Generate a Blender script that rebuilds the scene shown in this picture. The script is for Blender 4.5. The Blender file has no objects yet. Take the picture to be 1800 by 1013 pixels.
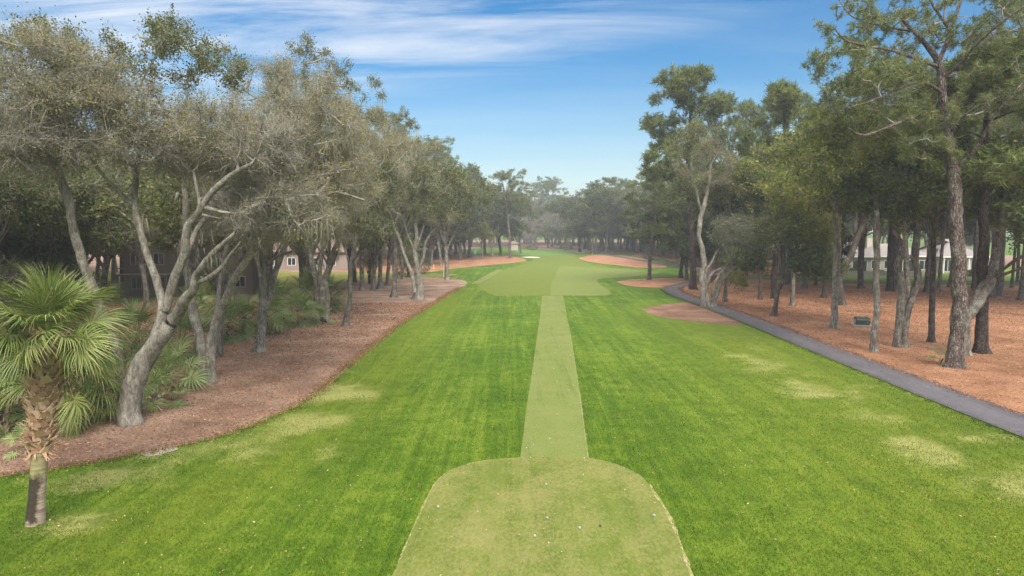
import bpy, math
import numpy as np
from mathutils import Vector
from mathutils.geometry import tessellate_polygon

# ---------------------------------------------------------------- camera, sky, sun, exposure
scene = bpy.context.scene
COL = scene.collection
CAM_H, F_PX, CX, CY = 8.2, 1200.0, 900.0, 506.5
PITCH = math.atan2(CY - 402.0, F_PX)
cam_d = bpy.data.cameras.new('camera'); cam_d.lens = 24; cam_d.sensor_width = 36
cam_d.clip_end = 3000
cam = bpy.data.objects.new('camera', cam_d); COL.objects.link(cam)
cam.location = (0, 0, CAM_H); cam.rotation_euler = (math.pi / 2 - PITCH, 0, 0)
scene.camera = cam

SUN_EL, SUN_AZ = math.radians(44), math.radians(165)   # azimuth clockwise from +Y (view direction)
sun_d = bpy.data.lights.new('sun', 'SUN'); sun_d.energy = 1.8; sun_d.angle = math.radians(28)
sun_d.color = (1.0, 0.93, 0.82)
sun = bpy.data.objects.new('sun', sun_d); COL.objects.link(sun)
sd = Vector((math.sin(SUN_AZ) * math.cos(SUN_EL), math.cos(SUN_AZ) * math.cos(SUN_EL), math.sin(SUN_EL)))
sun.rotation_euler = sd.to_track_quat('Z', 'Y').to_euler(); sun.location = (0, 0, 60)

def N(nt, typ, **kw):
    n = nt.nodes.new(typ)
    for k, v in kw.items():
        if k.startswith('i_'):
            n.inputs[k[2:].replace('_', ' ')].default_value = v
        else:
            setattr(n, k, v)
    return n
def math_n(nt, op, a, b=None, c=None, clamp=False):
    n = nt.nodes.new('ShaderNodeMath'); n.operation = op; n.use_clamp = clamp
    for i, x in enumerate((a, b, c)):
        if x is None: continue
        if isinstance(x, (int, float)): n.inputs[i].default_value = x
        else: nt.links.new(x, n.inputs[i])
    return n.outputs[0]
def ramp(nt, fac, stops, interp='LINEAR'):
    n = nt.nodes.new('ShaderNodeValToRGB'); n.color_ramp.interpolation = interp
    el = n.color_ramp.elements
    while len(el) < len(stops): el.new(0.5)
    for e, (p, c) in zip(el, stops):
        e.position = p; e.color = (c[0], c[1], c[2], 1) if not isinstance(c, (int, float)) else (c, c, c, 1)
    nt.links.new(fac, n.inputs[0]); return n.outputs[0]
def mixc(nt, fac, a, b, blend='MIX'):
    n = nt.nodes.new('ShaderNodeMix'); n.data_type = 'RGBA'; n.blend_type = blend
    for s, x in ((n.inputs[0], fac), (n.inputs[6], a), (n.inputs[7], b)):
        if isinstance(x, (int, float)): s.default_value = x
        elif isinstance(x, (tuple, list)): s.default_value = (x[0], x[1], x[2], 1)
        else: nt.links.new(x, s)
    return n.outputs[2]
def noise(nt, vec, scale, detail=3, rough=0.55, dist=0.0):
    n = nt.nodes.new('ShaderNodeTexNoise'); n.inputs['Scale'].default_value = scale
    n.inputs['Detail'].default_value = detail; n.inputs['Roughness'].default_value = rough
    n.inputs['Distortion'].default_value = dist
    if vec is not None: nt.links.new(vec, n.inputs['Vector'])
    return n.outputs[0]
def mapping(nt, vec, scale=(1, 1, 1), rot=(0, 0, 0), loc=(0, 0, 0)):
    n = nt.nodes.new('ShaderNodeMapping'); nt.links.new(vec, n.inputs[0])
    n.inputs['Scale'].default_value = scale; n.inputs['Rotation'].default_value = rot
    n.inputs['Location'].default_value = loc
    return n.outputs[0]

world = bpy.data.worlds.new('World'); scene.world = world; world.use_nodes = True
wt = world.node_tree; wt.nodes.clear()
sky = N(wt, 'ShaderNodeTexSky', sky_type='NISHITA', sun_disc=False)
sky.sun_elevation = SUN_EL; sky.sun_rotation = SUN_AZ
sky.air_density = 1.1; sky.dust_density = 0.3; sky.ozone_density = 3.0; sky.altitude = 0
tcw = N(wt, 'ShaderNodeTexCoord')
sep = N(wt, 'ShaderNodeSeparateXYZ'); wt.links.new(tcw.outputs['Generated'], sep.inputs[0])
zc = math_n(wt, 'MAXIMUM', sep.outputs[2], 0.02)
zz = math_n(wt, 'ADD', zc, 0.10)
cxy = N(wt, 'ShaderNodeCombineXYZ')
wt.links.new(math_n(wt, 'DIVIDE', sep.outputs[0], zz), cxy.inputs[0])
wt.links.new(math_n(wt, 'DIVIDE', sep.outputs[1], zz), cxy.inputs[1])
m1 = mapping(wt, cxy.outputs[0], (0.55, 2.1, 1), (0, 0, math.radians(-14)), (1.15, 0.45, 0))
n_c1 = noise(wt, m1, 1.3, 7, 0.62, 0.6)
m2 = mapping(wt, cxy.outputs[0], (0.16, 0.5, 1), (0, 0, math.radians(-12)), (1.7, 2.3, 0))
n_c2 = noise(wt, m2, 1.1, 2, 0.5, 0.2)
# cirrus thickens with height above a slanted line, thin wisps lower down
hgt = math_n(wt, 'SUBTRACT', sep.outputs[2], math_n(wt, 'MULTIPLY', sep.outputs[0], 0.20))
band = ramp(wt, hgt, [(0.20, 0.0), (0.29, 1.0)])
thick = math_n(wt, 'ADD', math_n(wt, 'MULTIPLY', n_c1, 1.1), math_n(wt, 'MULTIPLY', n_c2, 0.5))
cir = ramp(wt, thick, [(0.66, 0.0), (1.05, 0.85)])
cir = math_n(wt, 'MULTIPLY', cir, math_n(wt, 'MULTIPLY_ADD', band, 0.92, 0.10), clamp=True)
hz = ramp(wt, sep.outputs[2], [(0.0, 0.6), (0.10, 0.30), (0.2, 0.04), (0.34, 0.0)])
hsv = N(wt, 'ShaderNodeHueSaturation'); hsv.inputs['Saturation'].default_value = 1.5; hsv.inputs['Value'].default_value = 0.84
wt.links.new(sky.outputs[0], hsv.inputs['Color'])
skyc = mixc(wt, hz, hsv.outputs[0], (4.3, 5.4, 6.0))
skyc = mixc(wt, cir, skyc, (7.0, 7.2, 7.5))
fill_veil = ramp(wt, sep.outputs[2], [(0.32, 0.0), (0.75, 0.8)])      # bright cloud layer added overhead, out of view, for soft fill light
skyc = mixc(wt, math_n(wt, 'MULTIPLY', fill_veil, math_n(wt, 'MULTIPLY_ADD', n_c1, 0.5, 0.75)), skyc, (23.0, 22.6, 22.0))
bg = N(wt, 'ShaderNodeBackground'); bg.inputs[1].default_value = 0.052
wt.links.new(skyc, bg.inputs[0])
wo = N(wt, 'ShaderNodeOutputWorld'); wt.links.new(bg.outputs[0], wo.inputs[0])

vs = scene.view_settings
vs.view_transform = 'Standard'; vs.look = 'None'; vs.gamma = 1; vs.use_curve_mapping = False
vs.exposure = 1.5
scene.cycles.max_bounces = 7; scene.cycles.diffuse_bounces = 4; scene.cycles.transmission_bounces = 4
scene.cycles.glossy_bounces = 2; scene.cycles.volume_bounces = 0

# ---------------------------------------------------------------- projections
def ray(px, py):
    u, v = (px - CX) / F_PX, (CY - py) / F_PX
    cp, sp = math.cos(PITCH), math.sin(PITCH)
    return np.array([u, cp + v * sp, -sp + v * cp])
def G(px, py, z=0.0):
    r = ray(px, py); t = (z - CAM_H) / r[2]
    return np.array([r[0] * t, r[1] * t, z])
def P(px, py, d):
    r = ray(px, py); t = d / r[1]
    return np.array([r[0] * t, d, CAM_H + r[2] * t])

# ---------------------------------------------------------------- object helpers
def tag(o, label=None, cat=None, group=None, kind=None):
    if label: o['label'] = label
    if cat: o['category'] = cat
    if group: o['group'] = group
    if kind: o['kind'] = kind
    return o
def link(name, me, parent=None, loc=None):
    o = bpy.data.objects.new(name, me); COL.objects.link(o)
    if loc is not None: o.location = tuple(loc)
    if parent is not None: o.parent = parent
    return o
def empty(name, loc, rz=0.0):
    o = bpy.data.objects.new(name, None); COL.objects.link(o)
    o.location = tuple(loc); o.rotation_euler = (0, 0, rz); o.empty_display_size = 0.3
    return o
def np_mesh(name, verts, tris=None, quads=None, mat=None, attr=None, smooth=False):
    me = bpy.data.meshes.new(name)
    verts = np.asarray(verts, np.float32)
    nt_ = 0 if tris is None else len(tris); nq = 0 if quads is None else len(quads)
    me.vertices.add(len(verts)); me.vertices.foreach_set('co', verts.ravel())
    idx = []
    if nt_: idx.append(np.asarray(tris, np.int32).ravel())
    if nq: idx.append(np.asarray(quads, np.int32).ravel())
    idx = np.concatenate(idx)
    me.loops.add(len(idx)); me.loops.foreach_set('vertex_index', idx)
    tot = np.concatenate([np.full(nt_, 3, np.int32), np.full(nq, 4, np.int32)])
    start = np.concatenate([[0], np.cumsum(tot)[:-1]]).astype(np.int32)
    me.polygons.add(len(tot)); me.polygons.foreach_set('loop_start', start)
    me.polygons.foreach_set('loop_total', tot)
    if smooth: me.polygons.foreach_set('use_smooth', np.ones(len(tot), bool))
    me.update(calc_edges=True)
    if attr:
        for k, a in attr.items():
            at = me.attributes.new(k, 'FLOAT', 'POINT'); at.data.foreach_set('value', np.asarray(a, np.float32))
    if mat:
        for m in (mat if isinstance(mat, (list, tuple)) else [mat]): me.materials.append(m)
    return me
def nrm(a):
    return a / np.maximum(np.linalg.norm(a, axis=-1, keepdims=True), 1e-9)
class Acc:
    """collects boxes / prisms into one mesh"""
    def __init__(s): s.v = []; s.f = []
    def add(s, vs_, fs):
        b = len(s.v); s.v += [tuple(v) for v in vs_]; s.f += [tuple(i + b for i in f) for f in fs]; return s
    def box(s, x0, x1, y0, y1, z0, z1):
        return s.add([(x0,y0,z0),(x1,y0,z0),(x1,y1,z0),(x0,y1,z0),(x0,y0,z1),(x1,y0,z1),(x1,y1,z1),(x0,y1,z1)],
                     [(3,2,1,0),(4,5,6,7),(0,1,5,4),(1,2,6,5),(2,3,7,6),(3,0,4,7)])
    def lathe(s, prof, n=12, c=(0, 0, 0)):
        vs_ = []
        for r, z in prof:
            for k in range(n):
                a = 2 * math.pi * k / n; vs_.append((c[0] + r * math.cos(a), c[1] + r * math.sin(a), c[2] + z))
        fs = [(j*n+k, j*n+(k+1) % n, (j+1)*n+(k+1) % n, (j+1)*n+k) for j in range(len(prof)-1) for k in range(n)]
        fs += [tuple(range(n-1, -1, -1)), tuple(range((len(prof)-1)*n, len(prof)*n))]
        return s.add(vs_, fs)
    def mesh(s, name, mat):
        me = bpy.data.meshes.new(name); me.from_pydata(s.v, [], s.f); me.materials.append(mat); me.update(); return me

# ---------------------------------------------------------------- materials
def newmat(name):
    m = bpy.data.materials.new(name); m.use_nodes = True; nt = m.node_tree; nt.nodes.clear()
    out = N(nt, 'ShaderNodeOutputMaterial'); return m, nt, out
def principled(nt, out, col, rough=0.9, spec=0.2, bump=None, bstr=0.5, bdist=0.02):
    p = N(nt, 'ShaderNodeBsdfPrincipled')
    p.inputs['Roughness'].default_value = rough; p.inputs['Specular IOR Level'].default_value = spec
    if isinstance(col, (tuple, list)): p.inputs['Base Color'].default_value = (*col, 1)
    else: nt.links.new(col, p.inputs['Base Color'])
    if bump is not None:
        b = N(nt, 'ShaderNodeBump'); b.inputs['Strength'].default_value = bstr; b.inputs['Distance'].default_value = bdist
        nt.links.new(bump, b.inputs['Height']); nt.links.new(b.outputs[0], p.inputs['Normal'])
    nt.links.new(p.outputs[0], out.inputs[0]); return p
def geo_pos(nt):
    return N(nt, 'ShaderNodeNewGeometry').outputs['Position']
def objco(nt):
    return N(nt, 'ShaderNodeTexCoord').outputs['Object']
def attr_n(nt, name):
    return N(nt, 'ShaderNodeAttribute', attribute_name=name).outputs['Fac']

LEAF_GAIN = (1.28, 1.24, 1.18)
def leaf_mat(name, stops, trans=0.3, clump=0.35, spec=0.0):
    """leaf colour varies leaf by leaf (attribute v) and spray by spray (attribute c)"""
    m, nt, out = newmat(name)
    f = math_n(nt, 'ADD', math_n(nt, 'MULTIPLY', attr_n(nt, 'v'), 1 - clump), math_n(nt, 'MULTIPLY', attr_n(nt, 'c'), clump))
    oi = N(nt, 'ShaderNodeObjectInfo').outputs['Random']
    f = math_n(nt, 'ADD', f, math_n(nt, 'MULTIPLY_ADD', oi, 0.16, -0.08), clamp=True)
    g = LEAF_GAIN
    c = ramp(nt, f, [(p, tuple(x * k for x, k in zip(q, g))) for p, q in stops])
    d = N(nt, 'ShaderNodeBsdfDiffuse'); nt.links.new(c, d.inputs[0])
    t = N(nt, 'ShaderNodeBsdfTranslucent'); nt.links.new(mixc(nt, 0.35, c, (0.18, 0.2, 0.03)), t.inputs[0])
    mx = N(nt, 'ShaderNodeMixShader'); mx.inputs[0].default_value = trans
    nt.links.new(d.outputs[0], mx.inputs[1]); nt.links.new(t.outputs[0], mx.inputs[2])
    nt.links.new(mx.outputs[0], out.inputs[0]); return m
def bark_mat(name, dark, mid, light, lichen=0.4, vs_=(1, 1, 0.3), scale=6.0, plates=False, lich_col=(0.42, 0.44, 0.38)):
    m, nt, out = newmat(name); p = objco(nt)
    mp = mapping(nt, p, vs_)
    n0 = noise(nt, mapping(nt, p, (1, 1, 0.25)), scale * 2.6, 4, 0.7, 0.4)
    n1 = math_n(nt, 'ADD', math_n(nt, 'MULTIPLY', noise(nt, mp, scale, 5, 0.65, 0.3), 0.55), math_n(nt, 'MULTIPLY', n0, 0.45))
    col = ramp(nt, n1, [(0.36, dark), (0.5, mid), (0.62, light)])
    hgt = n1
    if plates:
        vo = N(nt, 'ShaderNodeTexVoronoi', feature='DISTANCE_TO_EDGE'); vo.inputs['Scale'].default_value = scale * 2.0
        nt.links.new(mapping(nt, p, (1, 1, 0.32)), vo.inputs['Vector'])
        cr = ramp(nt, vo.outputs['Distance'], [(0.0, 0.0), (0.22, 1.0)])
        col = mixc(nt, math_n(nt, 'MULTIPLY_ADD', cr, 0.5, 0.5), dark, col); hgt = math_n(nt, 'ADD', cr, n1)
    n2 = noise(nt, p, 1.7, 5, 0.7)
    n3 = noise(nt, p, 14.0, 3, 0.6)
    lm = ramp(nt, math_n(nt, 'ADD', math_n(nt, 'MULTIPLY', n2, 0.7), math_n(nt, 'MULTIPLY', n3, 0.3)), [(0.5, 0.0), (0.6, lichen)])
    col = mixc(nt, lm, col, lich_col)
    oi = N(nt, 'ShaderNodeObjectInfo').outputs['Random']
    hs = N(nt, 'ShaderNodeHueSaturation'); nt.links.new(col, hs.inputs['Color'])
    nt.links.new(math_n(nt, 'MULTIPLY_ADD', oi, 0.4, 0.8), hs.inputs['Value'])
    principled(nt, out, hs.outputs[0], 0.95, 0.1, hgt, 1.0, 0.08); return m

M = {}
M['leaf_grey'] = leaf_mat('leaf_olive_grey', [(0.0, (0.11, 0.112, 0.050)), (0.4, (0.178, 0.172, 0.075)), (0.75, (0.225, 0.212, 0.098)), (1.0, (0.25, 0.232, 0.12))], 0.3)
M['leaf_oak'] = leaf_mat('leaf_oak', [(0.0, (0.032, 0.045, 0.018)), (0.45, (0.078, 0.098, 0.037)), (0.8, (0.14, 0.155, 0.06)), (1.0, (0.20, 0.19, 0.09))], 0.25)
M['leaf_dark'] = leaf_mat('leaf_dark', [(0.0, (0.030, 0.044, 0.018)), (0.5, (0.075, 0.098, 0.040)), (1.0, (0.15, 0.17, 0.068))], 0.2)
M['leaf_green'] = leaf_mat('leaf_green', [(0.0, (0.05, 0.072, 0.018)), (0.5, (0.13, 0.16, 0.038)), (0.85, (0.24, 0.24, 0.055)), (1.0, (0.32, 0.26, 0.07))], 0.3)
M['needle'] = leaf_mat('pine_needles', [(0.0, (0.040, 0.058, 0.022)), (0.5, (0.105, 0.138, 0.046)), (0.85, (0.19, 0.215, 0.070)), (1.0, (0.26, 0.23, 0.10))], 0.2)
M['leaf_sil'] = leaf_mat('leaf_silver', [(0.0, (0.06, 0.075, 0.05)), (0.5, (0.13, 0.15, 0.095)), (1.0, (0.2, 0.21, 0.13))], 0.25)
M['needle_dry'] = leaf_mat('dry_needles', [(0.0, (0.2, 0.08, 0.035)), (1.0, (0.36, 0.16, 0.08))], 0.2)
M['moss'] = leaf_mat('spanish_moss', [(0.0, (0.10, 0.105, 0.075)), (0.6, (0.19, 0.188, 0.14)), (1.0, (0.28, 0.27, 0.21))], 0.25)
M['twig_bare'] = leaf_mat('bare_twigs', [(0.0, (0.13, 0.11, 0.10)), (1.0, (0.24, 0.21, 0.195))], 0.0)
M['bark_pale'] = bark_mat('bark_pale', (0.075, 0.065, 0.053), (0.175, 0.155, 0.128), (0.30, 0.275, 0.23), 0.6, lich_col=(0.40, 0.38, 0.32))
M['bark_oak'] = bark_mat('bark_oak', (0.05, 0.042, 0.034), (0.125, 0.105, 0.085), (0.24, 0.215, 0.18), 0.45)
M['bark_dark'] = bark_mat('bark_dark', (0.03, 0.024, 0.02), (0.075, 0.06, 0.05), (0.14, 0.12, 0.10), 0.2)
M['bark_pine'] = bark_mat('bark_pine', (0.05, 0.038, 0.032), (0.16, 0.118, 0.098), (0.29, 0.23, 0.20), 0.3, plates=True, scale=5.0)
M['bark_pine_dark'] = bark_mat('bark_pine_dark', (0.028, 0.02, 0.017), (0.085, 0.06, 0.052), (0.16, 0.12, 0.105), 0.12, plates=True, scale=5.0)
M['twig'] = bark_mat('twig_bark', (0.12, 0.105, 0.085), (0.28, 0.25, 0.205), (0.45, 0.41, 0.35), 0.5, scale=3.0)
M['twig_oak'] = bark_mat('twig_oak', (0.08, 0.07, 0.055), (0.19, 0.165, 0.135), (0.32, 0.29, 0.24), 0.4, scale=3.0)

# ---------------------------------------------------------------- tubes, twigs, leaves (numpy)
def catmull(pts, step):
    pts = np.asarray(pts, float)
    if len(pts) == 2:
        n = max(2, int(np.linalg.norm(pts[1, :3] - pts[0, :3]) / step) + 1)
        t = np.linspace(0, 1, n)[:, None]; return pts[0] * (1 - t) + pts[1] * t
    q = np.vstack([2 * pts[0] - pts[1], pts, 2 * pts[-1] - pts[-2]])
    out = []
    for i in range(1, len(q) - 2):
        L = np.linalg.norm(q[i + 1, :3] - q[i, :3]); n = max(1, int(round(L / step)))
        t = np.linspace(0, 1, n, endpoint=False)[:, None]
        a, b, c, d = q[i - 1], q[i], q[i + 1], q[i + 2]
        out.append(0.5 * (2 * b + (c - a) * t + (2 * a - 5 * b + 4 * c - d) * t ** 2 + (3 * b - a - 3 * c + d) * t ** 3))
    out.append(pts[-1:]); return np.vstack(out)
def tube_set(branches, sides, rng=None, rough=0.0, flare=False):
    """branches: list of Nx4 arrays (xyz, radius); returns verts, quads"""
    V, Q = [], []; base = 0
    ang = np.arange(sides) * 2 * math.pi / sides; ca, sa = np.cos(ang), np.sin(ang)
    for b in branches:
        p, r = b[:, :3], b[:, 3]; n = len(p)
        t = nrm(np.gradient(p, axis=0))
        ref = np.eye(3)[np.argmin(np.abs(t).mean(0))]
        s = nrm(np.cross(t, ref)); u = np.cross(s, t)
        rr = r[:, None] * np.ones(sides)[None]
        if rough and rng is not None:
            ph = rng.random(4) * 6.28
            L = np.concatenate([[0], np.cumsum(np.linalg.norm(np.diff(p, axis=0), axis=1))])[:, None]
            rr = rr * (1 + rough * (0.55 * np.sin(ang[None] * 2 + L * 0.9 + ph[0]) + 0.4 * np.sin(ang[None] * 3 - L * 1.9 + ph[1])
                                    + 0.35 * np.sin(L * 3.1 + ph[2])) + rough * 0.35 * rng.standard_normal((n, sides)))
            if flare:
                hh = np.clip(1 - (p[:, 2] - p[0, 2]) / (r[0] * 3.5), 0, 1)[:, None] ** 2
                rr = rr * (1 + hh * (0.35 + 0.35 * np.sin(ang[None] * 4 + ph[3]) + 0.15 * np.sin(ang[None] * 7 + ph[0])))
        ring = p[:, None] + rr[..., None] * (s[:, None] * ca[None, :, None] + u[:, None] * sa[None, :, None])
        V.append(ring.reshape(-1, 3))
        i = np.arange(n - 1)[:, None] * sides; k = np.arange(sides)[None]; k2 = (k + 1) % sides
        Q.append((base + np.stack([i + k, i + k2, i + sides + k2, i + sides + k], -1)).reshape(-1, 4)); base += n * sides
    return np.vstack(V), np.vstack(Q)
def cones(p0, d, L, r, bend, rng):
    """curved three-sided twigs, nine triangles each"""
    B = len(p0); d = nrm(d)
    s = nrm(np.cross(d, rng.standard_normal((B, 3)))); u = np.cross(s, d)
    p1 = p0 + d * L[:, None] * 0.55
    d2 = nrm(d + bend); p2 = p1 + d2 * L[:, None] * 0.45
    a = np.arange(3) * 2 * math.pi / 3
    off = s[:, None] * np.cos(a)[None, :, None] + u[:, None] * np.sin(a)[None, :, None]
    v = np.concatenate([p0[:, None] + off * r[:, None, None], p1[:, None] + off * (r * 0.6)[:, None, None], p2[:, None]], 1)
    T = []
    for k in range(3):
        k2 = (k + 1) % 3
        T += [(k, k2, 3 + k2), (k, 3 + k2, 3 + k), (3 + k, 3 + k2, 6)]
    T = np.array(T)[None] + (np.arange(B) * 7)[:, None, None]
    return v.reshape(-1, 3), T.reshape(-1, 3), p1, p2
def leaves(pos, axis, size, width, rng, quad=False):
    """one triangle (or a kite) per leaf; axis = direction of the tip"""
    B = len(pos); ax = nrm(axis); s = nrm(np.cross(ax, rng.standard_normal((B, 3))))
    L = size[:, None]; W = (size * width)[:, None]
    if quad:
        v = np.stack([pos, pos + ax * L * 0.45 + s * W * 0.5, pos + ax * L, pos + ax * L * 0.45 - s * W * 0.5], 1)
        return v.reshape(-1, 3), (np.arange(B * 4).reshape(-1, 4)), 4
    v = np.stack([pos - s * W * 0.5, pos + s * W * 0.5, pos + ax * L], 1)
    return v.reshape(-1, 3), np.arange(B * 3).reshape(-1, 3), 3

STY = {
 # leaf size, leaf width ratio, twigs/clump, twig length, sub twigs, leaves/twig, clump radius, droop
 'grey': dict(leaf='leaf_grey', bark='bark_pale', twig='twig', ls=0.078, lw=0.6, nt=16, tl=1.15, ns=3, nl=11, r=0.9, droop=0.02, tr=0.010),
 'grey_bare': dict(leaf='leaf_grey', bark='bark_pale', twig='twig', ls=0.07, lw=0.6, nt=18, tl=1.3, ns=5, nl=5, r=0.95, droop=-0.12, tr=0.011),
 'grey_top': dict(leaf='leaf_oak', bark='bark_pale', twig='twig_oak', ls=0.10, lw=0.6, nt=10, tl=0.6, ns=2, nl=15, r=0.55, droop=0.0, tr=0.012),
 'oak': dict(leaf='leaf_oak', bark='bark_oak', twig='twig_oak', ls=0.16, lw=0.65, nt=13, tl=1.2, ns=2, nl=13, r=1.05, droop=-0.05, tr=0.014),
 'dark': dict(leaf='leaf_dark', bark='bark_dark', twig='twig_oak', ls=0.19, lw=0.7, nt=14, tl=1.3, ns=1, nl=15, r=1.2, droop=-0.1, tr=0.015),
 'green': dict(leaf='leaf_green', bark='bark_oak', twig='twig_oak', ls=0.17, lw=0.6, nt=13, tl=1.2, ns=1, nl=14, r=1.1, droop=-0.05, tr=0.015),
 'silver': dict(leaf='leaf_sil', bark='bark_oak', twig='twig_oak', ls=0.14, lw=0.5, nt=14, tl=1.0, ns=2, nl=13, r=0.9, droop=-0.25, tr=0.013),
 'pine_tuft': dict(leaf='needle', bark='bark_pine', twig='twig_oak', ls=0.20, lw=0.14, nt=7, tl=0.42, ns=1, nl=22, r=0.4, droop=0.1, tr=0.013),
 'pine': dict(leaf='needle', bark='bark_pine', twig='twig_oak', ls=0.34, lw=0.12, nt=8, tl=0.75, ns=1, nl=20, r=0.65, droop=0.15, tr=0.016),
 'pine_thick': dict(leaf='needle', bark='bark_pine_dark', twig='twig_oak', ls=0.40, lw=0.15, nt=10, tl=0.9, ns=1, nl=24, r=0.85, droop=0.05, tr=0.016),
 'bare': dict(leaf='twig_bare', bark='bark_oak', twig='twig_bare', ls=0.5, lw=0.07, nt=10, tl=1.5, ns=3, nl=4, r=1.1, droop=0.2, tr=0.02),
}
def grow(limbs, targets, rng, up=0.10, rtip=0.018, zpen=0.5):
    """join every target point to the nearest wood already there; returns branches Nx4"""
    pos = np.vstack([l[:, :3] for l in limbs]); rad = np.concatenate([l[:, 3] for l in limbs])
    own = np.full(len(pos), -1)
    cap = len(pos) + len(targets) * 24
    PP = np.zeros((cap, 3)); RR = np.zeros(cap); OW = np.full(cap, -1); n = len(pos)
    PP[:n] = pos; RR[:n] = rad; OW[:n] = own
    dmin = np.array([np.min(((pos - t) ** 2).sum(1)) for t in targets])
    order = np.argsort(dmin); brs, parents, prad = [], [], []
    for ti in order:
        t = targets[ti]
        dv = t - PP[:n]; dist = np.sqrt((dv ** 2).sum(1)) + zpen * np.maximum(0, -dv[:, 2]) + 0.25 * np.maximum(0, 0.03 - RR[:n]) * 20
        k = int(np.argmin(dist)); p0 = PP[k]; L = np.linalg.norm(t - p0)
        m = int(np.clip(L / 0.55, 2, 14)) + 1
        mid = (p0 + t) / 2 + rng.standard_normal(3) * 0.10 * L + np.array([0, 0, -up * L])
        s = np.linspace(0, 1, m)[:, None]
        path = (1 - s) ** 2 * p0 + 2 * s * (1 - s) * mid + s ** 2 * t
        path[1:-1] += rng.standard_normal((m - 2, 3)) * 0.035 * L / max(1, m * 0.3)
        brs.append(path); parents.append(OW[k]); prad.append(RR[k])
        PP[n:n + m - 1] = path[1:]; RR[n:n + m - 1] = 0.02; OW[n:n + m - 1] = len(brs) - 1; n += m - 1
    load = np.ones(len(brs))
    for i in range(len(brs) - 1, -1, -1):
        if parents[i] >= 0: load[parents[i]] += load[i]
    out = []
    for i, b in enumerate(brs):
        r0 = rtip * load[i] ** 0.5 * 1.25
        r0 = min(r0, prad[i] * 0.8) if parents[i] < 0 else min(r0, out[parents[i]][0, 3])
        r0 = max(r0, rtip)
        out.append(np.hstack([b, np.linspace(r0, rtip * 0.55, len(b))[:, None]]))
    return out, np.array([b[-1] for b in brs])
def sample_blob(c, r, n, rng, shell=0.55):
    d = nrm(rng.standard_normal((n, 3)))
    rad = (shell + (1 - shell) * rng.random(n)) ** 0.8
    return np.asarray(c) + d * np.asarray(r) * rad[:, None]
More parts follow.
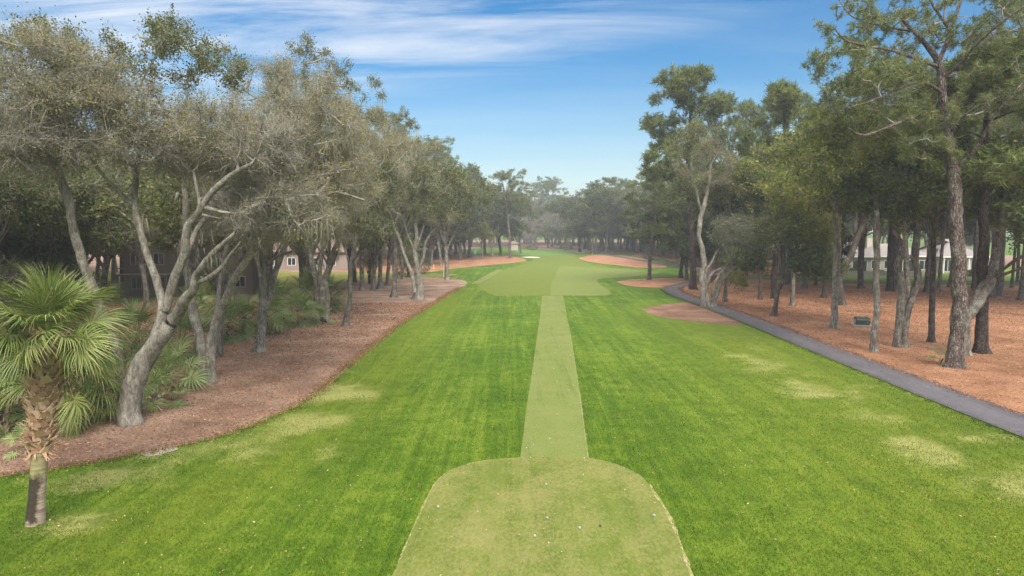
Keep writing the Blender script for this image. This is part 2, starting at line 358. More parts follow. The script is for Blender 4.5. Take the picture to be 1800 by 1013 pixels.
def tree_meshes(name, limbs, blobs, seed, scale_leaf=1.0, dens=1.0, moss=0, trunk_sides=10, rough=0.10, up=0.10,
                bark=None, quad=False, flare=True, twigs=True, mossz=None, rtip=0.022):
    """limbs: list of Kx4 control points; blobs: (centre, radii, n clumps, style). Returns [(part, mesh)]"""
    rng = np.random.default_rng(seed)
    LB = []
    for i, l in enumerate(limbs):
        c = catmull(l, 0.28 if trunk_sides > 8 else 0.6)
        w = rng.standard_normal((len(c), 3)); k = np.ones(5) / 5
        if len(c) > 8:
            w = np.stack([np.convolve(w[:, j], k, 'same') for j in range(3)], 1); w[0] = 0
            c[:, :3] += w * c[:, 3:4] * 0.30
        LB.append(c)
    tv, tq = tube_set(LB, trunk_sides, rng, rough, False)
    if flare:   # only limbs that start at the ground flare
        gl = [l for l in LB if l[0, 2] < 0.3]; al = [l for l in LB if l[0, 2] >= 0.3]
        tv, tq = tube_set(gl, trunk_sides, rng, rough, True)
        if al:
            v2, q2 = tube_set(al, trunk_sides, rng, rough, False); tq = np.vstack([tq, q2 + len(tv)]); tv = np.vstack([tv, v2])
    st0 = STY[blobs[0][3]]
    parts = [('trunk', np_mesh(name + '_trunk', tv, quads=tq, mat=M[bark or st0['bark']], smooth=True))]
    T, S = [], []
    for c, r, n, sty in blobs:
        T.append(sample_blob(c, r, n, rng)); S += [sty] * n
    T = np.vstack(T); S = np.array(S)
    brs, _ = grow(LB, T, rng, up, rtip)
    bp = np.array([b[-1, :3] for b in brs])
    # match styles back to the sorted order
    nn = np.array([np.argmin(((T - q) ** 2).sum(1)) for q in bp]); S = S[nn]
    wv, wq = tube_set(brs, 5)
    wt_, wverts = [], [wv]; off = len(wv)
    LV, LF, LVv, LC = {}, {}, {}, {}
    for sty in sorted(set(S.tolist())):
        st = STY[sty]; sel = np.where(S == sty)[0]
        cl = bp[sel]; dirs = nrm(np.array([brs[i][-1, :3] - brs[i][0, :3] for i in sel]))
        nt_ = max(2, int(st['nt'] * dens)); ci = np.repeat(np.arange(len(sel)), nt_); B = len(ci)
        back = rng.random(B)
        start = np.array([brs[i][-2, :3] for i in sel])[ci] * back[:, None] * 0.7 + cl[ci] * (1 - back[:, None] * 0.7)
        d = nrm(rng.standard_normal((B, 3))); d = nrm(d + dirs[ci] * 0.5 + np.array([0, 0, st['droop']]) * 1.2)
        L = st['tl'] * (0.5 + 0.8 * rng.random(B))
        v, t, p1, p2 = cones(start, d, L, np.full(B, st['tr']) * (0.8 + 0.5 * rng.random(B)), rng.standard_normal((B, 3)) * 0.45 + np.array([0, 0, st['droop']]), rng)
        if twigs: wverts.append(v); wt_.append(t + off); off += len(v)
        ends = [p2, p1]; sd_ = [p2 - start, p2 - start]; cidx = [ci, ci]
        if st['ns'] and twigs:
            ns = st['ns']; si = np.repeat(np.arange(B), ns); f = rng.random(len(si))[:, None]
            q0 = start[si] * (1 - f) + p1[si] * f
            dd = nrm(d[si] * 0.6 + rng.standard_normal((len(si), 3)) * 0.75)
            v, t, a1, a2 = cones(q0, dd, L[si] * (0.35 + 0.3 * rng.random(len(si))), np.full(len(si), st['tr'] * 0.6), rng.standard_normal((len(si), 3)) * 0.5, rng)
            wverts.append(v); wt_.append(t + off); off += len(v)
            ends.append(a2); sd_.append(a2 - q0); cidx.append(ci[si])
        E = np.vstack(ends); D = np.vstack(sd_); CI = np.concatenate(cidx)
        tot = int(B * st['nl']); pick = rng.integers(0, len(E), tot)
        fr = rng.random(tot)[:, None] ** 0.7
        pos = E[pick] - D[pick] * (1 - fr) * 0.55
        ls = st['ls'] * scale_leaf
        pine = sty.startswith('pine')
        if pine:
            ax = nrm(rng.standard_normal((tot, 3)) + nrm(D[pick]) * 0.5 + np.array([0, 0, 0.25])); jit = 0.03
            pos = E[pick] - D[pick] * (1 - fr) * 0.3
        else:
            ax = nrm(rng.standard_normal((tot, 3)) + nrm(D[pick]) * 0.6 + np.array([0, 0, -0.15])); jit = 0.07 + ls * 0.35
        pos = pos + rng.standard_normal((tot, 3)) * jit
        v, f, k = leaves(pos, ax, ls * (0.6 + 0.8 * rng.random(tot)), st['lw'], rng, quad)
        mk = st['leaf']
        cv = rng.random(len(sel))
        LV.setdefault(mk, []).append(v); LF.setdefault(mk, []).append(k)
        LVv.setdefault(mk, []).append(np.repeat(rng.random(tot), k)); LC.setdefault(mk, []).append(np.repeat(cv[CI[pick]], k))
    wverts = np.vstack(wverts)
    tw = STY[S[0]]['twig']
    at = {'v': np.full(len(wverts), 0.5), 'c': np.full(len(wverts), 0.5)} if tw == 'twig_bare' else None
    parts.append(('branches', np_mesh(name + '_branches', wverts, tris=np.vstack(wt_) if wt_ else None, quads=wq, mat=M[tw], attr=at)))
    allv, vv, cc, mi = [], [], [], []
    mats = list(LV)
    for j, mk in enumerate(mats):
        v = np.vstack(LV[mk]); allv.append(v); vv.append(np.concatenate(LVv[mk])); cc.append(np.concatenate(LC[mk]))
        mi.append(np.full(len(v) // LF[mk][0], j, np.int32))
    k = 4 if quad else 3; av = np.vstack(allv); fi = np.arange(len(av)).reshape(-1, k)
    me = np_mesh(name + '_crown', av, tris=None if quad else fi, quads=fi if quad else None, mat=[M[m_] for m_ in mats],
                 attr={'v': np.concatenate(vv), 'c': np.concatenate(cc)})
    me.polygons.foreach_set('material_index', np.concatenate(mi))
    parts.append(('crown', me))
    moss = int(moss * 1.4)
    if moss:
        nodes = np.vstack([b[:, :3] for b in brs] + [l[len(l) // 2:, :3] for l in LB if len(l) > 6])
        if mossz is not None: nodes = nodes[(nodes[:, 2] > mossz[0]) & (nodes[:, 2] < mossz[1])]
        if len(nodes):
            idx = rng.integers(0, len(nodes), moss); ns = 30
            pi = np.repeat(idx, ns); q = nodes[pi] + rng.standard_normal((len(pi), 3)) * np.array([0.22, 0.22, 0.14])
            mc = np.repeat(rng.random(moss), ns); ml = np.repeat(0.25 + 0.75 * rng.random(moss) ** 2, ns)
            ax = nrm(np.array([0, 0, -1.0]) + rng.standard_normal((len(pi), 3)) * 0.10)
            v, f, k = leaves(q, ax, ml * (0.3 + 0.8 * rng.random(len(pi))), 0.055, rng)
            parts.append(('spanish_moss', np_mesh(name + '_moss', v, tris=f, mat=M['moss'],
                         attr={'v': np.repeat(rng.random(len(pi)), 3), 'c': np.repeat(mc, 3)})))
    return parts
def put_tree(name, label, cat, loc, parts, rz=0.0, sc=1.0, group=None, lean=(0, 0)):
    e = empty(name, loc, rz); e.scale = (sc, sc, sc) if isinstance(sc, (int, float)) else sc
    e.rotation_euler[0], e.rotation_euler[1] = lean
    tag(e, label, cat, group)
    for n_, me in parts:
        o = link(n_, me, e)
        if n_ == 'spanish_moss': o['kind'] = 'stuff'
    return e

# ---------------------------------------------------------------- ground
RNG = np.random.default_rng(11)
def blob_sum(X, Y, spots):
    s = np.zeros_like(X)
    for (px, py, rx, ry, w) in spots:
        c = G(px, py); e = np.exp(-(((X - c[0]) / rx) ** 2 + ((Y - c[1]) / ry) ** 2)); s = np.maximum(s, e * w)
    return s
DRY = [(150,850,2.2,1.3,.6),(230,822,2.3,1.4,.9),(330,800,1.8,1.4,.6),(420,790,1.6,1.6,1.),(480,760,1.4,2.2,.8),(540,745,1.2,2.6,.9),
       (590,700,1.1,3,.75),(620,650,1.,4,.5),(40,940,.9,.5,1.1),(10,960,1.,.6,1.1),(120,918,.4,.25,.9),(120,960,.5,.3,.5),
       (1330,640,1.3,2.6,1.),(1390,665,1.6,2.2,.9),(1440,690,1.5,1.8,.9),(1350,615,1.3,3,.4),(1560,740,1.8,1.8,.55),
       (1650,800,1.6,1.1,.95),(1720,825,1.5,1.,1.),(1790,855,1.2,.9,.9),(1760,770,1.6,1.4,.5),(1560,690,1.6,2,.35),(1500,670,1.5,2,.4),
       (1640,860,1.2,.8,.4),(1400,900,1.5,1,.25),(760,600,1.5,6,.25),(560,800,1.5,1.2,.4),(300,870,1.5,.9,.35),(1480,570,1,3,.3),
       (870,505,3,4,.3),(1230,515,2,3,.5),(1160,545,1.5,2,.35),(1120,520,2,3,.3),(820,480,2,6,.2)]
gx = np.concatenate([[-900,-500,-300,-200,-150,-110,-80], np.arange(-60, 60.1, 0.75), [80,110,150,200,300,500,900]])
gy = np.concatenate([[-200,-80,-30,0], np.arange(6, 120, 0.75), np.arange(120, 330, 4.0), [400,500,700,1000,1500]])
GX, GY = np.meshgrid(gx, gy); nx, ny = len(gx), len(gy)
_r = np.random.default_rng(3)
def vnoise(sx, sy):      # smooth random field over the ground grid
    a = _r.standard_normal(GX.shape)
    for ax_, k_ in ((1, sx), (0, sy)):
        ker = np.ones(k_) / math.sqrt(k_); a = np.apply_along_axis(lambda q: np.convolve(q, ker, 'same'), ax_, a)
    return a
dry = blob_sum(GX + vnoise(4, 4) * 0.4, GY + vnoise(5, 4) * 0.6, [(a, b, c * 1.35, d * 1.3, e * 1.05) for a, b, c, d, e in DRY])
dry = np.clip(dry * (0.80 + 0.28 * vnoise(2, 2)) + 0.06 * np.clip(vnoise(3, 5) - .9, 0, 2), 0, 1)
yel = np.exp(-(((GX - np.interp(GY, [10, 30, 60, 90], [13, 16, 17.5, 20])) / 7.0) ** 2)) * 0.95 * (GY < 75) + \
      np.exp(-(((GX - np.interp(GY, [10, 20, 28, 40, 70], [-12, -9.5, -8, -7.5, -7])) / 2.6) ** 2)) * 0.75 * (GY < 95)
fa = (np.arange(ny - 1)[:, None] * nx + np.arange(nx - 1)[None]).ravel()
gme = np_mesh('ground', np.stack([GX.ravel(), GY.ravel(), np.zeros(GX.size)], 1),
              quads=np.stack([fa, fa + 1, fa + nx + 1, fa + nx], 1), attr={'dry': dry.ravel(), 'yel': yel.ravel()})

def grass_mat(name, lo, hi, bright, tan, dry_gain=1.0, streak=0.5, use_attr=True, blade=False):
    lo, hi, bright, tan = [(q[0] * 0.84, q[1] * 0.87, q[2] * 0.75) for q in (lo, hi, bright)] + [tuple(x * 0.92 for x in tan)]
    m, nt, out = newmat(name); p = geo_pos(nt)
    nA = noise(nt, p, 0.13, 3, 0.6)
    nB = noise(nt, mapping(nt, p, (1.8, 0.07, 1), (0, 0, math.radians(3))), 1.0, 4, 0.6, 0.5)
    nB2 = noise(nt, mapping(nt, p, (0.6, 0.018, 1), (0, 0, math.radians(3))), 1.0, 2, 0.5, 0.8)
    nC = noise(nt, p, 1.1, 4, 0.65); nD = noise(nt, mapping(nt, p, (1, 0.5, 1)), 11.0, 5, 0.75)
    nE = noise(nt, mapping(nt, p, (1, 0.4, 1)), 34.0, 2, 0.7)
    f = math_n(nt, 'ADD', math_n(nt, 'MULTIPLY', nA, 0.25), math_n(nt, 'MULTIPLY', nB, 0.22 * streak * 2))
    f = math_n(nt, 'ADD', f, math_n(nt, 'MULTIPLY', nB2, 0.45 * streak))
    f = math_n(nt, 'ADD', f, math_n(nt, 'MULTIPLY', nC, 0.16))
    f = math_n(nt, 'ADD', f, math_n(nt, 'MULTIPLY', nD, 0.34))
    nB3 = noise(nt, mapping(nt, p, (5.0, 0.16, 1), (0, 0, math.radians(2))), 1.0, 3, 0.65, 0.8)
    f = math_n(nt, 'ADD', f, math_n(nt, 'MULTIPLY_ADD', nB3, 0.5 * streak, -0.25 * streak))
    f = math_n(nt, 'ADD', f, math_n(nt, 'MULTIPLY_ADD', nC, 0.18, -0.09))
    f = math_n(nt, 'MULTIPLY_ADD', f, 2.6, -1.05)
    c = ramp(nt, f, [(0.28, lo), (0.43, tuple(0.5 * (a + b) for a, b in zip(lo, hi))), (0.55, hi), (0.72, bright)])
    if use_attr:
        yv = attr_n(nt, 'yel'); dv = attr_n(nt, 'dry')
        c = mixc(nt, math_n(nt, 'MULTIPLY', yv, math_n(nt, 'MULTIPLY_ADD', nC, 1.0, 0.05), clamp=True), c, (0.125, 0.145, 0.014))
        dm = math_n(nt, 'ADD', math_n(nt, 'MULTIPLY', dv, 1.1), math_n(nt, 'MULTIPLY_ADD', nC, 1.5, -0.75))
        dm = math_n(nt, 'ADD', dm, math_n(nt, 'MULTIPLY_ADD', nD, 1.6, -0.8))
        dm = math_n(nt, 'MULTIPLY', dm, math_n(nt, 'MULTIPLY', dv, 1.5, clamp=True))
        dm = ramp(nt, dm, [(0.12, 0.0), (0.95, 0.9 * dry_gain)])
    else:
        f2 = noise(nt, mapping(nt, p, (2.2, 0.03, 1), (0, 0, math.radians(3.2))), 1.0, 2, 0.5)
        c = mixc(nt, ramp(nt, f2, [(0.42, 0.0), (0.58, 0.4)]), c, bright)
        dm = ramp(nt, math_n(nt, 'ADD', math_n(nt, 'MULTIPLY', noise(nt, mapping(nt, p, (1, .7, 1)), 0.55, 4, 0.7), 0.55), math_n(nt, 'MULTIPLY', nD, 0.55)), [(0.47, 0.0), (0.66, 0.8 * dry_gain)])
    c = mixc(nt, dm, c, tan)
    c = mixc(nt, ramp(nt, nE, [(0.35, 0.0), (0.75, 0.30)]), c, tuple(min(1, x * 1.9) for x in hi))
    c = mixc(nt, ramp(nt, nE, [(0.25, 0.12), (0.45, 0.0)]), c, tuple(x * 0.35 for x in lo))
    if blade:
        c = mixc(nt, math_n(nt, 'MULTIPLY', attr_n(nt, 'v'), 0.35), c, (0.20, 0.25, 0.06))
        d = N(nt, 'ShaderNodeBsdfDiffuse'); nt.links.new(c, d.inputs[0]); t = N(nt, 'ShaderNodeBsdfTranslucent'); nt.links.new(c, t.inputs[0])
        mx = N(nt, 'ShaderNodeMixShader'); mx.inputs[0].default_value = 0.35
        nt.links.new(d.outputs[0], mx.inputs[1]); nt.links.new(t.outputs[0], mx.inputs[2]); nt.links.new(mx.outputs[0], out.inputs[0])
    else:
        principled(nt, out, c, 0.95, 0.1, math_n(nt, 'ADD', nD, nE), 0.7, 0.05)
    return m
ROUGH = dict(lo=(0.040, 0.085, 0.005), hi=(0.082, 0.140, 0.009), bright=(0.145, 0.195, 0.022), tan=(0.30, 0.285, 0.10))
M['grass'] = grass_mat('rough_grass', **ROUGH)
M['blade'] = grass_mat('grass_blades', **ROUGH, blade=True)
M['tee'] = grass_mat('tee_grass', (0.081, 0.117, 0.016), (0.120, 0.151, 0.028), (0.168, 0.187, 0.047), (0.268, 0.228, 0.094), 0.85, 0.4, False)
M['strip'] = grass_mat('mown_strip', (0.076, 0.118, 0.018), (0.108, 0.148, 0.029), (0.150, 0.181, 0.049), (0.236, 0.223, 0.098), 0.55, 0.8, False)
M['fairway'] = grass_mat('fairway_grass', (0.058, 0.099, 0.009), (0.086, 0.129, 0.014), (0.125, 0.162, 0.024), (0.189, 0.181, 0.060), 0.4, 1.5, False)
M['fairway_l'] = grass_mat('fairway_light', (0.077, 0.122, 0.020), (0.109, 0.151, 0.032), (0.155, 0.189, 0.050), (0.193, 0.185, 0.067), 0.3, 1.2, False)
M['lawn'] = grass_mat('lawn_grass', (0.09, 0.12, 0.02), (0.16, 0.17, 0.035), (0.24, 0.23, 0.06), (0.36, 0.30, 0.12), 0.8, 0.4, False)
M['green'] = grass_mat('putting_green', (0.101, 0.187, 0.039), (0.140, 0.226, 0.055), (0.172, 0.250, 0.070), (0.172, 0.250, 0.070), 0.1, 0.3, False)
gme.materials.append(M['grass'])
tag(link('ground', gme), kind='structure')

def straw_mat(name, dark, mid, light, pale, bare):
    m, nt, out = newmat(name); p = geo_pos(nt)
    a = noise(nt, p, 0.35, 4, 0.6); b = noise(nt, mapping(nt, p, (1, 0.8, 1)), 11.0, 6, 0.8, 0.6)
    w1 = noise(nt, mapping(nt, p, (34, 5, 1), (0, 0, 0.6)), 1.0, 3, 0.7, 0.6)
    w2 = noise(nt, mapping(nt, p, (34, 5, 1), (0, 0, -0.9)), 1.0, 3, 0.7, 0.6)
    mx = math_n(nt, 'MAXIMUM', w1, w2)
    f = math_n(nt, 'ADD', math_n(nt, 'MULTIPLY_ADD', a, 0.5, -0.1), math_n(nt, 'ADD', math_n(nt, 'MULTIPLY', b, 0.42), math_n(nt, 'MULTIPLY', mx, 0.26)))
    c = ramp(nt, f, [(0.36, dark), (0.47, mid), (0.56, light), (0.68, pale)])
    bm = ramp(nt, noise(nt, mapping(nt, p, (1, 1, 1), loc=(3, 9, 0)), 0.22, 5, 0.7), [(0.52, 0.0), (0.66, 0.6)])
    c = mixc(nt, bm, c, mixc(nt, b, bare, tuple(x * 1.3 for x in bare)))
    principled(nt, out, c, 0.95, 0.1, math_n(nt, 'ADD', b, mx), 0.9, 0.06); return m
M['straw_l'] = straw_mat('leaf_litter', (0.10, 0.06, 0.042), (0.215, 0.138, 0.098), (0.315, 0.218, 0.160), (0.42, 0.30, 0.22), (0.17, 0.11, 0.085))
M['straw_r'] = straw_mat('pine_straw', (0.14, 0.062, 0.036), (0.28, 0.138, 0.074), (0.385, 0.20, 0.112), (0.50, 0.30, 0.19), (0.31, 0.165, 0.10))
M['straw_m'] = straw_mat('brown_straw', (0.08, 0.045, 0.03), (0.18, 0.098, 0.063), (0.26, 0.15, 0.10), (0.34, 0.21, 0.145), (0.15, 0.09, 0.065))
M['straw_pale'] = straw_mat('bare_soil', (0.2, 0.15, 0.12), (0.33, 0.26, 0.21), (0.42, 0.35, 0.29), (0.5, 0.43, 0.37), (0.3, 0.24, 0.2))
M['flake'] = leaf_mat('litter_flakes', [(0.0, (0.06, 0.03, 0.02)), (0.5, (0.22, 0.115, 0.07)), (0.8, (0.36, 0.20, 0.12)), (1.0, (0.5, 0.38, 0.27))], 0.0)

def wobble_poly(pts, step, amp, seed):
    rng = np.random.default_rng(seed); pts = np.asarray(pts)[:, :2]
    q = np.vstack([pts, pts[:1]]); c = catmull(np.hstack([q, np.zeros((len(q), 1))]), step)[:-1, :2]
    n = len(c); w = np.zeros((n, 2))
    for k, s in ((1, .25), (3, .45), (9, .8), (25, 1.)):
        z = rng.standard_normal((n, 2)); ker = np.ones(k) / k
        z = np.stack([np.convolve(np.concatenate([z[-k:, j], z[:, j], z[:k, j]]), ker, 'same')[k:k + n] for j in range(2)], 1)
        w += z * math.sqrt(k) * s * 0.5
    return c + w * amp
def sheet(name, poly, z, mat, thick=0.0):
    vs_ = [Vector((float(a), float(b), 0)) for a, b in poly]; tr = tessellate_polygon([vs_])
    v = np.hstack([poly, np.full((len(poly), 1), z)])
    up_ = []
    for a, b, c in tr:
        n_ = (vs_[b] - vs_[a]).cross(vs_[c] - vs_[a]).z
        up_.append((a, b, c) if n_ > 0 else (a, c, b))
    me = np_mesh(name, v, tris=np.array(up_), mat=mat)
    if thick:
        n = len(poly); v2 = np.vstack([v, v - np.array([0, 0, thick])]); i = np.arange(n); j = (i + 1) % n
        me = np_mesh(name, v2, tris=np.array(up_), quads=np.stack([i, i + n, j + n, j], 1), mat=mat)
    return tag(link(name, me), kind='structure')
def pxl(lst): return [G(*p)[:2] for p in lst]

LBED = pxl([(0,838),(100,824),(200,806),(320,783),(420,755),(500,722),(560,690),(600,655),(650,612),(700,572),(750,541),(790,516),(818,501),(817,494),(790,489),(740,488),(690,491),(640,494),(560,503),(470,512),(380,522),(250,532)]) + \
       [(-55, 60), (-75, 50), (-75, 10), (-30, 12), (-21, 16.5)]
sheet('leaf_litter_bed', wobble_poly(LBED, 0.5, 0.09, 1), 0.008, M['straw_l'])
sheet('far_straw_bed', wobble_poly(pxl([(735,481),(800,472),(870,465.5),(915,460.5),(924,456),(900,451),(850,448),(760,448),(640,452),(520,462),(560,472),(640,478)]), 1.2, 0.15, 2), 0.008, M['straw_r'])
PATHC = catmull(np.array([(21.6,-25,0),(21.6,10,0),(21.3,28.7,0),(21.3,45,0),(21.4,60,0),(21.1,76,0),(20.9,85,0),(22.2,94,0),(26.5,102,0),(32,112,0),(35.5,126,0),(36,142,0),(34.8,159,0),(32.5,185,0),(30.5,209,0),(28,240,0)]), 1.0)[:, :2]
PT = nrm(np.gradient(PATHC, axis=0)); PN = np.stack([PT[:, 1], -PT[:, 0]], 1)
pw = 1.28
PR, PL = PATHC + PN * pw, PATHC - PN * pw
RB = [tuple(p) for p in (PATHC + PN * 0.9)[np.arange(0, 132, 4)]] + [(34, 119)] + pxl([(1300,489),(1370,493),(1440,497),(1530,499),(1620,501),(1800,502),(2100,505)]) + [(95, 90), (95, -20), (40, -25)]
sheet('pine_straw_bed', wobble_poly(RB, 0.8, 0.06, 3), 0.008, M['straw_r'])
sheet('pine_island_bed', wobble_poly(pxl([(1083,496),(1105,492),(1139,490),(1180,489),(1215,488),(1232,492),(1216,499),(1180,505),(1152,506),(1109,503)]), 0.7, 0.10, 4), 0.012, M['straw_r'])
sheet('oak_island_bed', wobble_poly(pxl([(1126,544),(1170,535),(1210,532),(1238,538),(1290,560),(1306,571),(1262,570),(1222,566),(1153,556)]), 0.5, 0.07, 5), 0.012, M['straw_m'])
sheet('far_right_straw_bed', wobble_poly(pxl([(1015,454),(1035,450),(1054,448.5),(1098,449.5),(1140,457),(1161,463),(1172,470),(1122,470.5),(1087,466.5),(1033,460)]), 1.0, 0.12, 6), 0.012, M['straw_r'])
sheet('right_wood_bed', wobble_poly(pxl([(1205,479),(1215,472),(1200,465),(1150,455),(1110,449),(1150,447),(1300,455),(1420,470),(1400,482),(1290,484),(1240,484)]), 1.5, 0.2, 7), 0.008, M['straw_r'])

m, nt, out = newmat('asphalt'); p_ = geo_pos(nt)
n1 = noise(nt, p_, 0.5, 4, 0.6); n2 = noise(nt, p_, 40, 3, 0.7); n3 = noise(nt, mapping(nt, p_, (3, 0.1, 1)), 1.0, 3, 0.6)
c = ramp(nt, math_n(nt, 'ADD', math_n(nt, 'MULTIPLY', n1, 0.4), math_n(nt, 'ADD', math_n(nt, 'MULTIPLY', n2, 0.25), math_n(nt, 'MULTIPLY', n3, 0.35))), [(0.3, (0.062, 0.059, 0.066)), (0.7, (0.125, 0.118, 0.130))])
c = mixc(nt, ramp(nt, noise(nt, p_, 3.0, 5, 0.75), [(0.56, 0.0), (0.68, 0.6)]), c, (0.24, 0.15, 0.10))
principled(nt, out, c, 0.9, 0.25, n2, 0.3, 0.01); M['asphalt'] = m
rw = RNG.standard_normal((2, len(PATHC))) * 0.02
pv = np.vstack([np.hstack([PL + PN * rw[0][:, None], np.full((len(PL), 1), 0.045)]), np.hstack([PR + PN * rw[1][:, None], np.full((len(PR), 1), 0.045)]),
                np.hstack([PATHC, np.full((len(PL), 1), 0.06)])])
n = len(PATHC); lo_ = pv.copy(); lo_[:, 2] = -0.03; i = np.arange(n - 1)
pq = np.vstack([np.stack([i, i + 2*n, i + 2*n + 1, i + 1], 1)[:, ::-1], np.stack([i + 2*n, i + n, i + n + 1, i + 2*n + 1], 1)[:, ::-1],
                np.stack([i, i + 1, i + 1 + 3*n, i + 3*n], 1), np.stack([i + n, i + 4*n, i + 4*n + 1, i + n + 1], 1)])
tag(link('cart_path', np_mesh('cart_path', np.vstack([pv, lo_]), quads=pq, mat=M['asphalt'])), kind='structure')
BR = catmull(np.array([(32,112,0),(40,112,0),(50,109,0),(62,108,0),(80,106,0),(110,100,0)]), 2.0)[:, :2]
bt = nrm(np.gradient(BR, axis=0)); bn = np.stack([-bt[:, 1], bt[:, 0]], 1)
sheet('side_path', np.vstack([BR + bn * 1.1, (BR - bn * 1.1)[::-1]]), 0.03, M['asphalt'], 0.06)

TEE = pxl([(700,990),(730,921),(751,876),(766,849),(790,829),(826,816),(868,808),(916,804),(975,803),(1033,806),(1060,811),(1096,822),(1129,839),(1150,867),(1168,893),(1186,930),(1208,990)]) + [(4.35, 12), (4.2, 5), (-2.8, 5), (-3.1, 12)]
sheet('tee_ground', wobble_poly(TEE, 0.15, 0.012, 8), 0.012, M['tee'])
STR = pxl([(915,805.5),(915.4,803),(917,790),(925,720),(937,640),(947,570),(952.6,524),(953,521),(953.2,520.5),(960,520.2),(984,520.2),(989.5,520.5),(990,521),(990.6,524),(1003,590),(1014,660),(1024,730),(1033,798),(1033.8,803),(1034,805.5),(1020,806),(930,806)])
sheet('mown_strip', wobble_poly(STR, 0.4, 0.015, 9), 0.010, M['strip'])
FW = pxl([(868,521),(920,520),(1000,520),(1066,519.5),(1072,511),(1052,496),(1060,489.5),(1117,485),(1163,479),(1117,473.5),(1060,469),(1030,462),(1012,452),(1004,445),(930,445),(938,455),(915,466),(880,476),(852,489),(842,500),(852,512)])
sheet('fairway', wobble_poly(FW, 1.0, 0.12, 10), 0.008, M['fairway'])
FL = pxl([(968,519.8),(1064,519),(1069,511),(1050,496),(1058,490),(1117,486),(1158,479.5),(1117,475),(1060,471),(1010,469),(984,470),(972,495)])
sheet('fairway_light_cut', wobble_poly(FL, 1.0, 0.10, 12), 0.012, M['fairway_l'])
sheet('old_strip', wobble_poly(pxl([(828,499),(842,499),(884,474),(874,474)]), 0.8, 0.02, 13), 0.012, M['strip'])
sheet('putting_green', wobble_poly(pxl([(900,447),(925,449.5),(960,449.5),(1000,447),(1018,443.5),(1000,440.5),(950,439.5),(910,441)]), 3.0, 0.1, 14), 0.012, M['green'])
m, nt, out = newmat('sand'); principled(nt, out, ramp(nt, noise(nt, geo_pos(nt), 2.0, 4), [(0.3, (0.46, 0.42, 0.34)), (0.7, (0.60, 0.56, 0.48))]), 0.95, 0.1); M['sand'] = m
sheet('sand_bunker', wobble_poly(pxl([(915,452.3),(930,453.8),(946,453.6),(948,452.4),(930,451.2)]), 1.2, 0.08, 15), 0.016, M['sand'])
sheet('sand_bunker', wobble_poly(pxl([(1010,443.6),(1018,444.4),(1028,444.2),(1027,443.2),(1016,442.7)]), 1.2, 0.08, 16), 0.020, M['sand'])
sheet('sand_patch', wobble_poly(pxl([(246,799),(270,793),(306,786),(312,790),(290,797),(262,803)]), 0.2, 0.05, 17), 0.012, M['straw_pale'])
sheet('sand_patch', wobble_poly(pxl([(352,747),(372,741),(398,743),(402,751),(378,756),(358,754)]), 0.2, 0.09, 18), 0.016, M['straw_l'])
for nm, px_, sd in (('wood_floor', [(-30,128),(-17,150),(-17.5,180),(-19,215),(-20,262),(-24,290),(-140,290),(-140,128)], 41), ('wood_floor', [(40,168),(44,200),(38,225),(22,236),(14,262),(16,300),(140,300),(140,150),(62,150)], 42),
                    ('wood_floor', [(-140,292),(-24,292),(16,302),(140,302),(200,460),(-200,460)], 43), ('shade_floor', [(-24,26.5),(-21.5,60),(-30,70),(-75,70),(-75,26)], 44)):
    sheet(nm, wobble_poly([(a, b) for a, b in px_], 3.0, 0.5, sd), 0.004, M['straw_l'])
sheet('dormant_lawn', wobble_poly([(-15,92),(-13,112),(-16,126),(-90,126),(-90,71),(-26,71),(-20,82)], 2.0, 0.3, 45), 0.006, M['lawn'])
sheet('dormant_lawn', wobble_poly([(40,110.5),(60,109.5),(110,108),(130,148),(45,150),(38,130)], 2.0, 0.3, 46), 0.006, M['fairway'])
# dead-grass rims along the tee and along the left bed
m, nt, out = newmat('dead_grass_rim'); principled(nt, out, ramp(nt, noise(nt, mapping(nt, geo_pos(nt), (1, .5, 1)), 14.0, 4, 0.7), [(0.35, (0.12, 0.16, 0.035)), (0.5, (0.20, 0.19, 0.07)), (0.65, (0.34, 0.29, 0.16))]), 0.95, 0.1); M['rim'] = m
def rim(name, px, w, seed, z):
    c = catmull(np.hstack([np.array(pxl(px)), np.zeros((len(px), 1))]), 0.12)[:, :2]; rng = np.random.default_rng(seed)
    t = nrm(np.gradient(c, axis=0)); nn_ = np.stack([-t[:, 1], t[:, 0]], 1)
    k = np.ones(9) / 9; ww = w * (0.6 + np.abs(np.convolve(rng.standard_normal(len(c)), k, 'same')) * 2.2)
    ww[0] = ww[-1] = 0.01
    sheet(name, np.vstack([c + nn_ * ww[:, None] * 0.5, (c - nn_ * ww[:, None] * 0.5)[::-1]]), z, M['rim'])
rim('dead_grass_rim', [(1142,851),(1152,870),(1168,893),(1186,930),(1206,985),(1225,1040)], 0.07, 31, 0.018)
rim('dead_grass_rim', [(700,990),(730,921),(751,876),(766,849),(790,829),(826,816),(868,808)], 0.045, 32, 0.018)
rim('dead_grass_rim', [(1033,806),(1060,811),(1096,822),(1129,839)], 0.04, 35, 0.018)
rim('dead_grass_rim', [(420,755),(500,722),(560,690),(600,655),(650,612),(700,572),(750,541),(790,516),(818,501)], 0.26, 33, 0.014)
rim('dead_grass_rim', [(1003,590),(1014,660),(1024,730),(1034,806)], 0.03, 34, 0.018)

